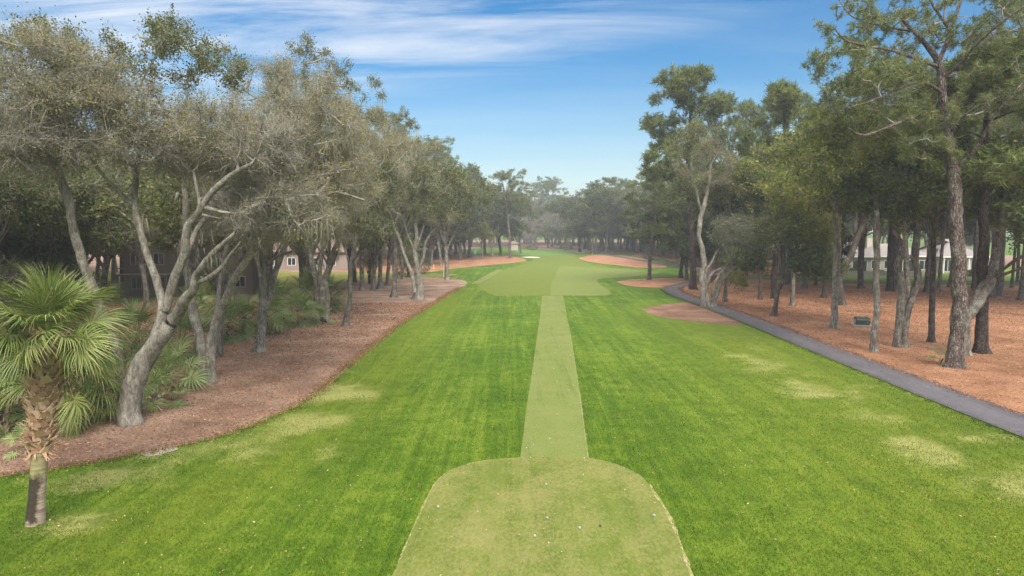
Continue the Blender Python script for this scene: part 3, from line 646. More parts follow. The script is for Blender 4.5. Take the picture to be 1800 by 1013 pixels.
# grass blades near the camera: one object nobody could count
def in_poly(x, y, poly):
    poly = np.asarray(poly)[:, :2]; ins = np.zeros(len(x), bool); j = len(poly) - 1
    for i_ in range(len(poly)):
        xi, yi = poly[i_]; xj, yj = poly[j]
        c_ = ((yi > y) != (yj > y)) & (x < (xj - xi) * (y - yi) / (yj - yi + 1e-12) + xi); ins ^= c_; j = i_
    return ins
rng = np.random.default_rng(5)
nb = 420000
dd = 13.5 + 42 * rng.random(nb) ** 1.5; xx = (rng.random(nb) * 2 - 1) * (dd * 0.80 + 1)
kp = rng.random(nb) < np.clip((55.5 - dd) / 30, 0, 1); dd, xx = dd[kp], xx[kp]; nb = len(xx)
ok = ~in_poly(xx, dd, LBED) & ~in_poly(xx, dd, TEE) & ~in_poly(xx, dd, STR) & (np.abs(xx - 21.45) > 1.33) & (xx < 21.5)
xx, dd = xx[ok], dd[ok]; nb = len(xx)
pos = np.stack([xx, dd, np.zeros(nb)], 1)
ax = nrm(np.stack([rng.standard_normal(nb) * .5, rng.standard_normal(nb) * .5, np.ones(nb)], 1))
bs = (0.025 + 0.04 * rng.random(nb)) * (0.8 + dd / 60)
v, f, k = leaves(pos, ax, bs, 0.42, rng)
ix = np.clip(np.searchsorted(gx, xx) - 1, 0, nx - 1); iy = np.clip(np.searchsorted(gy, dd) - 1, 0, ny - 1)
tag(link('grass', np_mesh('grass', v, tris=f, mat=M['blade'], attr={'v': np.repeat(rng.random(nb), 3), 'dry': np.repeat(dry[iy, ix], 3), 'yel': np.repeat(yel[iy, ix], 3)})),
    'short bright green rough grass around the tee', 'grass', kind='stuff')
# longer fringe of grass along the bed edge and the path
fr = np.vstack([wobble_poly(LBED, 0.5, 0.09, 1)[:150], PL[25:120], PL[25:120]])
fr = fr[(fr[:, 1] > 10)]; idx = rng.integers(0, len(fr), 26000)
q = fr[idx] + rng.standard_normal((len(idx), 2)) * np.array([0.18, 0.2]); q = q[(np.abs(q[:, 0] - 21.4) > 1.2)]
pos = np.hstack([q, np.zeros((len(q), 1))]); ax = nrm(np.hstack([rng.standard_normal((len(q), 2)) * .6, np.ones((len(q), 1))]))
v, f, k = leaves(pos, ax, 0.05 + 0.08 * rng.random(len(q)), 0.3, rng)
z0 = np.zeros(len(v))
tag(link('edge_grass', np_mesh('edge_grass', v, tris=f, mat=M['blade'], attr={'v': np.repeat(rng.random(len(q)) * .5, 3), 'dry': z0, 'yel': z0})),
    'ragged taller grass along the bed and path edges', 'grass', kind='stuff')
def litter(name, label, poly, n, ylim, size, seed, xlim):
    rng = np.random.default_rng(seed); y = ylim[0] + (ylim[1] - ylim[0]) * rng.random(n) ** 1.5; x = xlim[0] + (xlim[1] - xlim[0]) * rng.random(n)
    ok = in_poly(x, y, poly) & (np.abs(x) < y * 0.8 + 2); x, y = x[ok], y[ok]; n = len(x)
    ax = nrm(np.stack([rng.standard_normal(n), rng.standard_normal(n), rng.standard_normal(n) * .25], 1))
    v, f, k = leaves(np.stack([x, y, 0.03 + 0.03 * rng.random(n)], 1), ax, size * (0.5 + rng.random(n)) * (0.7 + y / 70), 0.4, rng)
    tag(link(name, np_mesh(name, v, tris=f, mat=M['flake'], attr={'v': np.repeat(rng.random(n), 3), 'c': np.repeat(rng.random(n), 3)})), label, 'leaf litter', kind='stuff')
litter('fallen_leaves', 'fallen brown leaves and straw on the left bed', LBED, 260000, (14, 75), 0.07, 6, (-45, -5))
litter('fallen_needles', 'fallen pine needles and twigs on the right bed', RB, 200000, (24, 90), 0.06, 7, (21, 75))

def spill(name, label, line, n, spread, seed, size=.06):
    rg = np.random.default_rng(seed); line = line[line[:, 1] > 8]; ix_ = rg.integers(0, len(line), n)
    q = line[ix_] + rg.standard_normal((n, 2)) * spread; n = len(q)
    ax = nrm(np.stack([rg.standard_normal(n), rg.standard_normal(n), rg.standard_normal(n) * .2], 1))
    v, f, k = leaves(np.hstack([q, np.full((n, 1), .068)]), ax, size * (.5 + rg.random(n)) * (.7 + q[:, 1] / 70), .4, rg)
    tag(link(name, np_mesh(name, v, tris=f, mat=M['flake'], attr={'v': np.repeat(rg.random(n), 3), 'c': np.repeat(rg.random(n), 3)})), label, 'leaf litter', kind='stuff')
spill('stray_leaves', 'stray leaves spilling from the left bed onto the grass', wobble_poly(LBED, 0.5, 0.09, 1)[:150], 12000, .22, 61)
spill('stray_needles', 'stray pine needles drifting over the right edge of the path', PATHC[30:150] + PN[30:150] * 1.15, 14000, .22, 62, .07)
spill('stray_path_needles', 'scattered needles and leaves lying across the path', PATHC[30:150], 2500, .8, 63, .06)
rg_ = np.random.default_rng(77); n_ = 5200; y_ = 14 + 60 * rg_.random(n_); x_ = (rg_.random(n_) * 2 - 1) * y_ * .75
ok_ = (x_ < 20) & ~in_poly(x_, y_, LBED); x_, y_ = x_[ok_], y_[ok_]
v, f, k = leaves(np.stack([x_, y_, np.full(len(x_), .045)], 1), nrm(np.stack([rg_.standard_normal(len(x_)), rg_.standard_normal(len(x_)), np.full(len(x_), .3)], 1)), .035 + .04 * rg_.random(len(x_)), .5, rg_)
tag(link('fallen_leaf_scatter', np_mesh('fallen_leaf_scatter', v, tris=f, mat=M['flake'], attr={'v': np.repeat(.4 + .6 * rg_.random(len(x_)), 3), 'c': np.repeat(.5 + .5 * rg_.random(len(x_)), 3)})), 'single dry leaves blown over the mown grass', 'leaf litter', kind='stuff')

# ---------------------------------------------------------------- hero trees: limbs traced in pixels, each with its own depth
def hero(name, label, cat, basepx, limbs, blobs, seed, group=None, **kw):
    b = G(*basepx); d0 = b[1]
    LL = []
    for l in limbs:     # points (px, py, depth offset, width px)
        LL.append(np.array([np.append(P(x, y, d0 + dz) - b, w * 0.5 * (d0 + dz) / F_PX) for x, y, dz, w in l]))
        if abs(LL[-1][0, 2]) < 0.35: LL[-1][0, 2] = -0.12
    BB = []
    for (x, y, dz, rx, rz, ry, n_, sty) in blobs:
        d = d0 + dz; BB.append((P(x, y, d) - b, np.array([rx * d / F_PX, ry, rz * d / F_PX]), n_, sty))
    return put_tree(name, label, cat, b, tree_meshes(name + str(seed), LL, BB, seed, **kw))

# big grey oak beside the palm
hero('live_oak', 'largest grey oak with thick forked trunk, right of the near palm', 'tree', (228,745),
  [[(228,745,0,36.1),(233,700,0,34.4),(248,650,0,36.1),(275,605,0,31.0),(300,570,0,25.8)],
   [(262,625,0,24.1),(281,575,0,20.6),(288,540,.1,17.2),(279,512,.2,14.6),(268,470,.4,12.9),(255,438,.5,12.0),(244,395,.7,11.2),(237,355,.9,9.5),(238,320,1,9.5),(243,285,1,8.6),(250,240,1,7.7),(263,216,1,6.0),(290,192,1.2,4.3)],
   [(235,362,.9,8.6),(200,328,.3,6.9),(169,292,-.3,6.0),(145,252,-.8,5.2),(110,216,-1.5,4.3),(70,170,-2,3.4)],
   [(290,545,0,17.2),(299,519,0,15.5),(311,484,-.2,14.6),(325,446,-.4,14.6),(325,421,-.5,13.8),(331,395,-.6,12.9),(351,372,-.8,12.0),(371,342,-1,11.2),(398,312,-1.2,9.5),(426,295,-1.4,6.9),(446,288,-1.6,5.2)],
   [(303,562,0,21.5),(320,535,-.5,18.9),(342,510,-1,15.5),(345,487,-1.2,13.8),(364,459,-1.8,11.2),(390,432,-2.2,8.6),(415,410,-2.6,6.0)],
   [(345,498,-1,9.5),(366,490,-1.4,9.5),(390,470,-1.8,7.7),(404,450,-2,6.0),(424,425,-2.5,4.3)],
   [(340,392,-.7,7.7),(350,360,.2,6.9),(345,330,.4,5.2),(340,300,.6,4.3)],
   [(250,240,1,6.0),(240,190,1.5,4.3),(252,140,2,3.4),(280,90,2,2.6)],
   [(326,452,-.3,10.3),(335,430,1,9.5),(348,400,2,8.6),(372,368,3,6.9),(395,330,3.5,5.2)]],
  [(150,215,-1,110,55,2.5,60,'grey'),(265,205,1,75,60,2.6,55,'grey'),(390,235,1.5,90,55,3,70,'grey'),(455,262,1,75,45,2.6,50,'grey_bare'),
   (350,275,2.5,65,35,2.5,30,'grey_bare'),(290,95,2,105,55,2.5,42,'grey_top'),(300,60,2,35,32,1.2,10,'grey_top'),(400,110,2.5,32,38,1.6,12,'grey_top'),(250,260,.5,50,35,2,20,'grey_bare'),(60,215,-2,60,50,2,24,'grey_bare'),(460,365,1.2,95,62,1.8,40,'grey_bare'),(535,365,1.0,60,50,1.5,22,'grey')],
  301, moss=25, rtip=0.028, mossz=(3.5, 9.5), trunk_sides=14, rough=0.07, bark='bark_pale', quad=True)
# leaning grey oak
hero('live_oak', 'slim grey oak leaning left above the near palm, bark partly peeled', 'tree', (215,722),
  [[(215,722,0,20),(212,680,0,18),(206,625,-.5,17),(186,560,-1,17),(163,500,-1.6,17),(142,444,-2,16),(128,400,-2.3,15),(121,355,-2.6,15),(107,318,-2.8,14),(89,272,-3,13),(68,235,-3.4,9),(40,195,-4,5)],
   [(89,275,-3,9),(95,220,-3.2,6),(85,170,-3.5,5),(70,110,-3.5,3)],
   [(100,300,-2.8,7),(50,262,-3.5,5),(5,240,-4.2,4)], [(92,280,-3,6),(140,255,-2.2,5),(185,235,-1.6,3)]],
  [(75,130,-3.4,105,65,2.6,75,'grey'),(60,250,-3.6,95,38,2.4,52,'grey_bare'),(-30,220,-4,70,60,2.4,40,'grey'),(150,130,-1,60,60,2,26,'grey'),(80,80,-2,80,45,2,22,'grey_top')],
  302, moss=0, rtip=0.028, trunk_sides=12, rough=0.08, bark='bark_pale', quad=True)
hero('live_oak', 'pale two-stemmed oak with a long arm reaching right over the bed', 'tree', (363,672),
  [[(360,672,0,20),(360,648,0,18),(352,601,0,16),(342,557,0,15),(336,522,0,14),(330,484,0,13),(327,440,.3,12),(326,378,.6,10),(325,345,.8,9),(321,312,1,7),(330,270,1.4,4)],
   [(370,670,0,18),(372,608,-.2,17),(383,554,-.5,16),(402,522,-1,15),(418,484,-1.4,14),(434,453,-1.8,13),(473,406,-2.4,14),(514,360,-3,12),(540,320,-3.4,8),(560,270,-3.6,5)],
   [(514,362,-3,9),(540,350,-3.4,8),(565,346,-3.8,7),(592,338,-4,5),(640,352,-4,3)],
   [(495,380,-2.8,8),(500,345,-3.2,7),(522,323,-3.6,7),(547,311,-4,6),(596,304,-4.5,4)],
   [(380,558,-.3,8),(390,481,.6,8),(396,443,1,7),(402,396,1.4,5),(415,350,1.6,3)],
   [(325,350,.8,5),(312,340,.4,5),(309,352,.2,4)]],
  [(430,320,.5,85,60,2.4,40,'grey'),(520,290,-1.2,85,60,2.4,50,'grey'),(600,300,-2.4,60,50,2.4,40,'grey'),(340,240,1.4,70,60,3,30,'grey'),(440,380,-.8,70,45,1.6,26,'grey_bare'),(400,380,-2.5,45,35,1.4,12,'grey_bare'),
   (560,230,-3,80,45,3,55,'grey'),(530,170,-2,80,45,3,42,'grey')],
  303, moss=90, rtip=0.028, trunk_sides=12, rough=0.08, bark='bark_pale', quad=True)
hero('live_oak', 'oak with a knot on its trunk and thick hanging moss at its fork', 'tree', (456,618),
  [[(456,618,0,19),(459,590,0,15),(461,553,0,14),(465,510,0,15),(466,484,0,14),(460,443,0,12),(455,400,-.5,9),(440,350,-1,6),(430,300,-1.2,4)],
   [(464,545,0,11),(474,520,0,10),(482,484,0,10),(500,436,.5,9),(526,396,1,8),(560,350,1.4,5)],
   [(463,460,0,12),(471,412,-.5,12),(495,385,-1,12),(512,366,-1.3,11),(545,320,-2,8),(575,260,-2,5)],
   [(465,470,0,6),(490,450,-.5,4),(520,440,-1,3)]],
  [(500,240,0,80,70,3.0,44,'grey'),(590,240,0,75,70,3.0,48,'grey'),(550,130,2,70,50,3.5,36,'grey_top'),(480,375,-3,65,45,1.6,34,'grey_bare'),(560,390,-2.5,45,30,1.4,18,'grey_bare'),(610,340,-1,55,40,2.4,34,'grey'),(545,85,2,38,22,2,9,'grey_top'),(460,140,2,70,40,3,30,'grey')],
  304, moss=190, rtip=0.028, trunk_sides=12, rough=0.1, bark='bark_pale', mossz=(5, 13))
hero('live_oak', 'clustered grey stems rising from palmettos left of the slender oak', 'tree', (567,562),
  [[(557,564,0,13),(560,530,0,11),(555,490,.2,10),(546,450,.5,9),(540,400,1,8),(535,350,1,6)],
   [(572,560,0,14),(574,530,0,12),(572,493,0,12),(580,470,0,11),(592,440,-.4,9),(600,400,-.8,8),(620,350,-1,6)],
   [(563,563,0,10),(566,520,-.3,9),(562,480,-.4,8),(568,430,-.5,7),(572,380,-.6,6)]],
  [(560,250,1,90,80,4,55,'grey'),(640,250,-1,70,70,4,50,'grey'),(600,340,-1,60,40,3,30,'oak'),(630,180,1,60,50,3,30,'grey_top')],
  305, moss=220, trunk_sides=10, bark='bark_oak', mossz=(5, 12), scale_leaf=1.15)
hero('live_oak', 'slender mossy oak standing alone at the edge of the left bed', 'tree', (607,573),
  [[(607,574,0,13),(612,545,0,9),(615,526,0,8),(616,479,0,8),(619,455,0,8),(624,430,.2,7),(630,390,.4,5),(640,340,.6,4)],
   [(617,465,0,5),(632,440,-.4,5),(645,415,-.8,3)],[(616,470,0,4),(604,430,.4,4),(596,400,.6,3)]],
  [(640,330,.5,60,50,3,45,'oak'),(610,400,.5,35,22,2,14,'grey'),(655,400,-.5,30,18,2,10,'oak'),(680,270,1,60,45,3,35,'grey')],
  306, moss=120, trunk_sides=8, bark='bark_oak', mossz=(4.5, 11), scale_leaf=1.2)
hero('live_oak', 'grey oak with a slanting left stem and forked antler limbs at bed tip', 'tree', (736,527),
  [[(736,527,0,17),(737,505,0,13),(734,482,0,10),(730,459,0,9),(728,439,0,8),(733,415,0,7),(728,380,.5,6),(730,330,1,4)],
   [(730,515,0,8),(724,482,.5,7),(710,445,1,6),(695,403,1.5,5),(684,372,2,4)],
   [(735,500,0,7),(738,474,-.3,6),(746,449,-.6,5),(750,423,-1,5),(772,395,-1.6,4)],
   [(729,445,0,5),(738,420,-.4,4),(746,395,-.6,3)],[(728,440,0,4),(716,410,.5,3),(708,385,.8,3)]],
  [(720,320,0,55,60,4,50,'grey'),(770,330,-1,50,55,4,50,'oak'),(690,290,2,55,60,4,45,'grey'),(750,270,1,40,35,3,26,'grey_top'),(780,380,-1,30,16,3,12,'grey'),(705,225,1,28,40,3,18,'grey_top')],
  307, moss=110, trunk_sides=8, bark='bark_pale', scale_leaf=1.35, mossz=(6, 13))

# right: the tall near pine with open crown
hero('pine_tree', 'nearest tall pine with flaky pale bark and an open wide-limbed crown', 'tree', (1684,646),
  [[(1679,648,0,28),(1682,600,0,25),(1684,560,0,24),(1684,513,0,24),(1682,450,0,23),(1680,407,0,23),(1677,327,0,22),(1668,262,0,19),(1659,194,0,16),(1655,158,0,13),(1648,109,0,11),(1625,75,-.5,8),(1600,50,-1,6),(1580,28,-1.4,4)],
   [(1650,115,0,8),(1660,85,.3,7),(1670,56,.5,6),(1689,0,1,5),(1700,-50,1.4,3)],
   [(1656,165,0,6),(1636,150,-1,5),(1610,146,-2,4),(1570,160,-3,4),(1531,178,-4,3),(1490,190,-4.5,2)],
   [(1649,118,0,6),(1600,100,-1,5),(1570,90,-2,4),(1520,80,-3,4),(1486,71,-4,3),(1468,52,-4.4,2)],
   [(1658,140,0,5),(1690,108,-1,5),(1719,76,-2,4),(1760,40,-3,4),(1810,5,-4,3)],
   [(1657,180,0,6),(1600,185,1,5),(1550,190,2,5),(1482,206,3,4),(1430,228,4,3),(1400,242,4.4,2)],
   [(1660,208,0,6),(1620,204,-1,5),(1573,218,-2,5),(1520,238,-3,4),(1490,225,-4,2)],
   [(1665,240,0,5),(1700,200,-1,4),(1760,170,-2,3)],
   [(1640,100,0,5),(1610,60,1,4),(1570,50,2,4),(1500,30,3,3),(1475,0,3.5,2)],
   [(1668,50,.5,5),(1640,10,.5,4),(1620,-30,.8,3)],
   [(1662,135,0,4),(1700,120,1.5,4),(1750,60,2.5,4),(1800,55,3,3)],
   [(1676,300,0,6),(1720,255,-1,5),(1750,200,-2,4),(1790,160,-3,3)]],
  [(1500,45,2,60,45,2.5,44,'pine_tuft'),(1570,60,0,70,50,3,57,'pine_tuft'),(1480,120,-2,60,55,2.5,54,'pine_tuft'),(1550,135,-2,70,30,2.5,51,'pine_tuft'),(1640,20,0,60,50,3,40,'pine_tuft'),
   (1700,30,0,60,60,3,37,'pine_tuft'),(1770,40,0,60,50,3,47,'pine_tuft'),(1460,200,3,60,35,2,40,'pine_tuft'),(1560,210,0,80,25,2.5,44,'pine_tuft'),(1640,200,0,50,40,2,34,'pine_tuft'),(1740,150,-1,60,50,3,37,'pine_tuft'),(1620,262,-1,70,22,2,27,'pine_tuft')],
  320, trunk_sides=14, rough=0.06, bark='bark_pine', scale_leaf=1.0, up=0.02)
hero('twisted_oak', 'twisted oak with snapped stub and low arms, between two pines', 'tree', (1697,624),
  [[(1696,624,0,20),(1698,590,0,17),(1702,560,0,19),(1714,532,0,22),(1728,512,0,17),(1742,493,0,15),(1749,450,0,14),(1754,420,.2,12),(1763,364,.5,10),(1770,310,.8,7),(1765,260,1,4)],
   [(1706,545,0,9),(1697,548,-.2,7),(1694,545,-.3,6)],[(1716,522,0,9),(1722,504,0,7),(1735,492,-.4,6),(1748,486,-.8,5)],
   [(1745,485,0,7),(1765,472,-1,6),(1785,458,-2,6),(1812,443,-3,5),(1850,430,-4,3)],[(1745,490,0,6),(1775,478,-1.2,5),(1812,462,-2.4,4),(1840,440,-3,3)]],
  [(1770,290,.5,70,50,3,40,'green'),(1850,400,-3,50,35,2,16,'dark'),(1720,290,1,60,40,2.5,22,'green')],
  321, trunk_sides=12, rough=0.12, bark='bark_oak')
hero('live_oak', 'forked oak of two crooked stems right of the green utility box', 'tree', (1582,610),
  [[(1577,611,0,14),(1579,578,0,13),(1583,540,0,13),(1587,506,0,13),(1580,480,0,12),(1578,465,-.1,11),(1587,440,-.2,10),(1580,420,-.3,8),(1567,402,-.5,6),(1560,370,-.5,4)],
   [(1588,610,0,14),(1590,580,0,12),(1595,545,0,12),(1606,512,0,12),(1613,488,0,12),(1608,450,0,12),(1612,400,0,10),(1618,360,0,9),(1626,315,0,8),(1640,280,.3,5)],
   [(1610,465,0,5),(1600,450,-.5,5),(1590,462,-.9,4)]],
  [(1630,290,0,60,50,3,42,'green'),(1560,340,-.5,60,50,3,36,'dark'),(1610,250,1,60,40,3,30,'green'),(1535,300,0,50,45,3,22,'dark')],
  322, trunk_sides=12, rough=0.09, bark='bark_oak')
hero('live_oak', 'slim straight oak nearest the path, bending left at its crown', 'tree', (1536,618),
  [[(1535,618,0,13),(1537,580,0,11),(1541,520,0,11),(1542,460,0,10),(1541,416,0,11),(1540,360,0,10),(1538,321,0,9),(1526,289,-.3,8),(1510,262,-.6,7),(1499,245,-.8,5),(1490,210,-1,3)],
   [(1537,330,0,5),(1550,300,.6,4),(1565,262,1,3)],[(1520,280,-.4,5),(1495,290,-1,4),(1470,300,-1.6,3)],[(1500,250,-.8,4),(1470,245,-1.4,3),(1440,255,-2,2)]],
  [(1490,235,-1,75,45,3,48,'green'),(1560,240,1,60,45,3,34,'green'),(1440,280,-2,55,35,2.5,26,'green'),(1500,310,0,50,35,2.5,22,'dark')],
  323, trunk_sides=10, rough=0.07, bark='bark_oak')
hero('live_oak', 'grey oak with claw-like flared roots left of the utility box', 'tree', (1467,577),
  [[(1466,578,0,15),(1467,560,0,12),(1469,530,0,12),(1470,490,0,12),(1471,440,0,12),(1471,400,0,11),(1470,365,0,9),(1480,330,.2,7),(1485,290,.4,5)],
   [(1470,380,0,6),(1458,350,-.6,5),(1440,320,-1,4)]],
  [(1470,320,0,65,40,3.2,44,'dark'),(1420,330,-1,50,35,3,30,'green'),(1500,260,.5,50,40,3,30,'green')],
  324, trunk_sides=10, rough=0.10, bark='bark_pale', moss=30, scale_leaf=1.1)
hero('live_oak', 'dark oak leaning right with forked top, behind the claw-rooted oak', 'tree', (1478,537),
  [[(1479,537,0,14),(1476,510,0,11),(1476,485,0,12),(1484,465,0,12),(1497,448,0,11),(1508,415,0,10),(1523,380,0,9),(1535,345,0,6)],
   [(1506,420,0,7),(1503,400,.2,6),(1505,378,.3,5),(1500,350,.4,3)]],
  [(1530,330,0,60,40,3.4,36,'oak'),(1480,330,1,45,30,3,22,'oak')], 325, trunk_sides=10, bark='bark_dark', moss=40, scale_leaf=1.25)
hero('live_oak', 'many-stemmed pale oak in the small bed beside the path bend', 'tree', (1249,540),
  [[(1238,541,0,11),(1236,515,0,9),(1233,488,0,9),(1238,465,0,9),(1235,440,0,9),(1229,412,0,8),(1232,385,0,8),(1238,360,0,7),(1246,327,0,6),(1250,290,0,4)],
   [(1234,372,0,5),(1228,352,.1,4),(1225,337,.2,3),(1215,310,.3,2)],
   [(1246,541,0,9),(1242,515,.2,7),(1244,495,.4,7),(1254,480,.6,6),(1272,470,1,5),(1286,455,1.3,4),(1300,440,1.6,3)],
   [(1252,541,0,10),(1262,510,-.3,8),(1272,490,-.6,6),(1290,474,-1,6),(1303,462,-1.3,4),(1325,452,-1.6,3)],
   [(1256,540,0,8),(1254,515,-.4,7),(1258,495,-.7,6),(1280,462,-1,4),(1290,440,-1,3)],
   [(1242,500,.4,5),(1240,480,1,5),(1250,462,1.4,4),(1262,440,1.8,3)]],
  [(1235,290,0,55,50,3.4,50,'grey'),(1225,240,1,45,25,3,20,'oak'),(1290,405,1.2,38,26,2.6,38,'silver'),(1330,420,-1,38,26,2.6,36,'silver'),(1310,455,-1.5,34,16,2,18,'dark'),(1296,487,-2,10,10,1,5,'green')],
  326, trunk_sides=10, bark='bark_pale', scale_leaf=1.2, moss=40)
hero('live_oak', 'small dark crooked oak on the straw edge right of the path', 'tree', (1361,556),
  [[(1360,557,0,11),(1364,530,0,8),(1368,510,0,8),(1376,494,0,9),(1374,475,0,7),(1371,455,0,6),(1372,435,.2,5),(1368,400,.4,3)],
   [(1376,494,0,7),(1378,470,-.2,6),(1388,450,-.5,5),(1405,425,-1,4),(1415,385,-1.4,3)],[(1385,455,-.4,4),(1405,445,-.8,3),(1425,440,-1.2,2)]],
  [(1365,400,.4,45,35,3,34,'oak'),(1420,400,-1,50,38,3,44,'green'),(1400,345,0,60,35,3,34,'green'),(1435,460,-1.5,38,24,2.4,36,'dark')],
  327, trunk_sides=8, bark='bark_dark', scale_leaf=1.2, moss=30)

# ---------------------------------------------------------------- library trees, metres
def lib_oak(name, seed, h=17.0, spread=7.0, fork=0.3, sty='oak', n=110, moss=0, bark=None, sl=1.6, dens=0.7, r0=0.34, high=0.45, twigs=True):
    r = np.random.default_rng(seed); fz = h * fork; lx, ly = r.normal(0, .5, 2)
    limbs = [np.array([(0, 0, -0.1, r0), (lx * .3, ly * .3, fz * .4, r0 * .8), (lx, ly, fz, r0 * .72), (lx * 1.4, ly * 1.4, fz * 1.5, r0 * .5), (lx * 1.6, ly, h * .75, r0 * .2)])]
    k = int(r.integers(4, 7)); a0 = r.random() * 6.28; blobs = []
    for i_ in range(k):
        a = a0 + i_ * 6.283 / k + r.normal(0, .25); R = spread * r.uniform(.45, .72); z = h * r.uniform(high + .1, .82)
        st = r.uniform(.75, 1.15) * fz
        limbs.append(np.array([(lx, ly, st, r0 * .45), (lx + R * .35 * math.cos(a), ly + R * .35 * math.sin(a), st + (z - st) * .35, r0 * .34), (R * .75 * math.cos(a + .2), R * .75 * math.sin(a + .2), st + (z - st) * .75, r0 * .2), (R * math.cos(a), R * math.sin(a), z, r0 * .1)]))
        rr = spread * r.uniform(.3, .45)
        blobs.append(((R * math.cos(a), R * math.sin(a), z), (rr * 1.15, rr * 1.15, h * .13), int(n / (k + 2)), sty))
    blobs.append(((lx, ly, h * .85), (spread * .45, spread * .45, h * .13), int(n / (k + 2) * 1.5), sty))
    blobs.append(((0, 0, h * (high + .15)), (spread * .6, spread * .6, h * .1), int(n / (k + 2)), sty))
    return tree_meshes(name, limbs, blobs, seed, scale_leaf=sl, dens=dens, moss=moss, trunk_sides=8, bark=bark, twigs=twigs, mossz=(h * .25, h * .6) if moss else None)
def lib_pine(name, seed, h=28.0, spread=5.0, n=150, start=0.55, sty='pine', bark=None, sl=1.5, dens=0.9, r0=0.36, lean=0.6):
    r = np.random.default_rng(seed); l1 = r.normal(0, lean, 2); l2 = r.normal(0, lean, 2)
    limbs = [np.array([(0, 0, -0.1, r0), (l1[0] * .3, l1[1] * .3, h * .3, r0 * .85), (l1[0], l1[1], h * .6, r0 * .6), (l2[0] + l1[0], l2[1] + l1[1], h * .97, r0 * .12)])]
    blobs = []; k = int(r.integers(8, 12))
    for i_ in range(k):
        f = start + (0.98 - start) * (i_ + r.random() * .6) / k; z = h * f; a = i_ * 2.4 + r.normal(0, .4)
        R = spread * (1 - 0.45 * ((f - start) / (1 - start)) ** 2) * r.uniform(.45, .95)
        cx, cy = l1[0] + R * math.cos(a), l1[1] + R * math.sin(a)
        limbs.append(np.array([(l1[0], l1[1], z - .4 * R, r0 * .25), ((l1[0] + cx) / 2, (l1[1] + cy) / 2, z - .1 * R, r0 * .17), (cx, cy, z, r0 * .07)]))
        s = spread * r.uniform(.34, .5)
        blobs.append(((cx, cy, z + .3), (s * 1.2, s * 1.2, s * .62), int(n / (k + 1)), sty))
    blobs.append(((l1[0] + l2[0], l1[1] + l2[1], h * .96), (spread * .4, spread * .4, h * .05), int(n / (k + 1)), sty))
    return tree_meshes(name, limbs, blobs, seed, scale_leaf=sl, dens=dens, trunk_sides=8, bark=bark, rough=0.05, up=0.02)

LIB = {
 'oak': [lib_oak('oak_a', 41, 17, 7, .3, 'oak', 120, 60), lib_oak('oak_b', 42, 16, 7.5, .25, 'oak', 120, 60), lib_oak('oak_c', 43, 18, 6.5, .35, 'grey', 130, 60, bark='bark_oak'), lib_oak('oak_d', 45, 17, 7, .3, 'grey', 130, 70, bark='bark_oak')],
 'dark': [lib_oak('dark_a', 51, 15, 6.5, .28, 'dark', 120, high=.25), lib_oak('dark_b', 52, 14, 7, .3, 'dark', 120, 40, high=.3), lib_oak('dark_c', 53, 17, 6, .35, 'dark', 110, high=.35)],
 'ndark': [lib_oak('ndark_a', 54, 15, 6.5, .28, 'dark', 190, sl=.62, dens=2.0, high=.2), lib_oak('ndark_b', 55, 14, 7, .3, 'dark', 190, sl=.62, dens=2.0, high=.2)],
 'green': [lib_oak('green_a', 61, 16, 6.5, .4, 'green', 120, 20, high=.5), lib_oak('green_b', 62, 18, 6.5, .45, 'green', 120, high=.5)],
 'high': [lib_oak('high_a', 71, 19, 6.5, .45, 'oak', 115, 40, high=.6, r0=.27), lib_oak('high_b', 72, 18, 6, .5, 'dark', 115, 20, high=.6, r0=.25), lib_oak('high_c', 73, 20, 6.5, .45, 'green', 115, high=.6, r0=.27)],
 'pine': [lib_pine('pine_a', 81), lib_pine('pine_b', 82, 30, 5.2, 160, .58), lib_pine('pine_c', 83, 26, 5.6, 180, .42), lib_pine('pine_d', 84, 29, 5.6, 150, .62)],
 'pined': [lib_pine('pine_e', 85, 27, 5.2, 150, .45, 'pine_thick', 'bark_pine_dark', r0=.42), lib_pine('pine_f', 86, 30, 5.6, 170, .45, 'pine_thick', 'bark_pine_dark', r0=.42)],
 'far_oak': [lib_oak('far_a', 91, 18, 8, .25, 'oak', 80, sl=2.4, dens=.55, high=.2), lib_oak('far_b', 92, 17, 8, .25, 'dark', 80, sl=2.2, dens=.55, high=.15), lib_oak('far_c', 93, 18, 7.5, .3, 'silver', 85, sl=2.8, dens=.6, high=.2)],
 'bare': [lib_oak('bare_a', 95, 13, 6, .25, 'bare', 80, sl=1.5, dens=.8, high=.3), lib_oak('bare_b', 96, 11, 6, .2, 'bare', 80, sl=1.5, dens=.8, high=.2)],
}
HCLR = {}
def place(kind, vi, px, py, h, label, name=None, rz=None, wid=1.0, group=None, base_h={'ndark': 15, 'oak': 17, 'dark': 15, 'green': 17, 'high': 19, 'pine': 28, 'pined': 28, 'far_oak': 18, 'bare': 12}, lean=(0, 0), xy=None):
    b = G(px, py) if xy is None else np.array([xy[0], xy[1], 0.0])
    s = h / base_h[kind]; v = LIB[kind][vi % len(LIB[kind])]
    nm = name or {'pine': 'pine_tree', 'pined': 'pine_tree', 'bare': 'bare_tree'}.get(kind, 'oak_tree')
    return put_tree(nm, label, 'tree', b, v, rz if rz is not None else float(RNG.random() * 6.28), (s * wid, s * wid, s), group, lean)

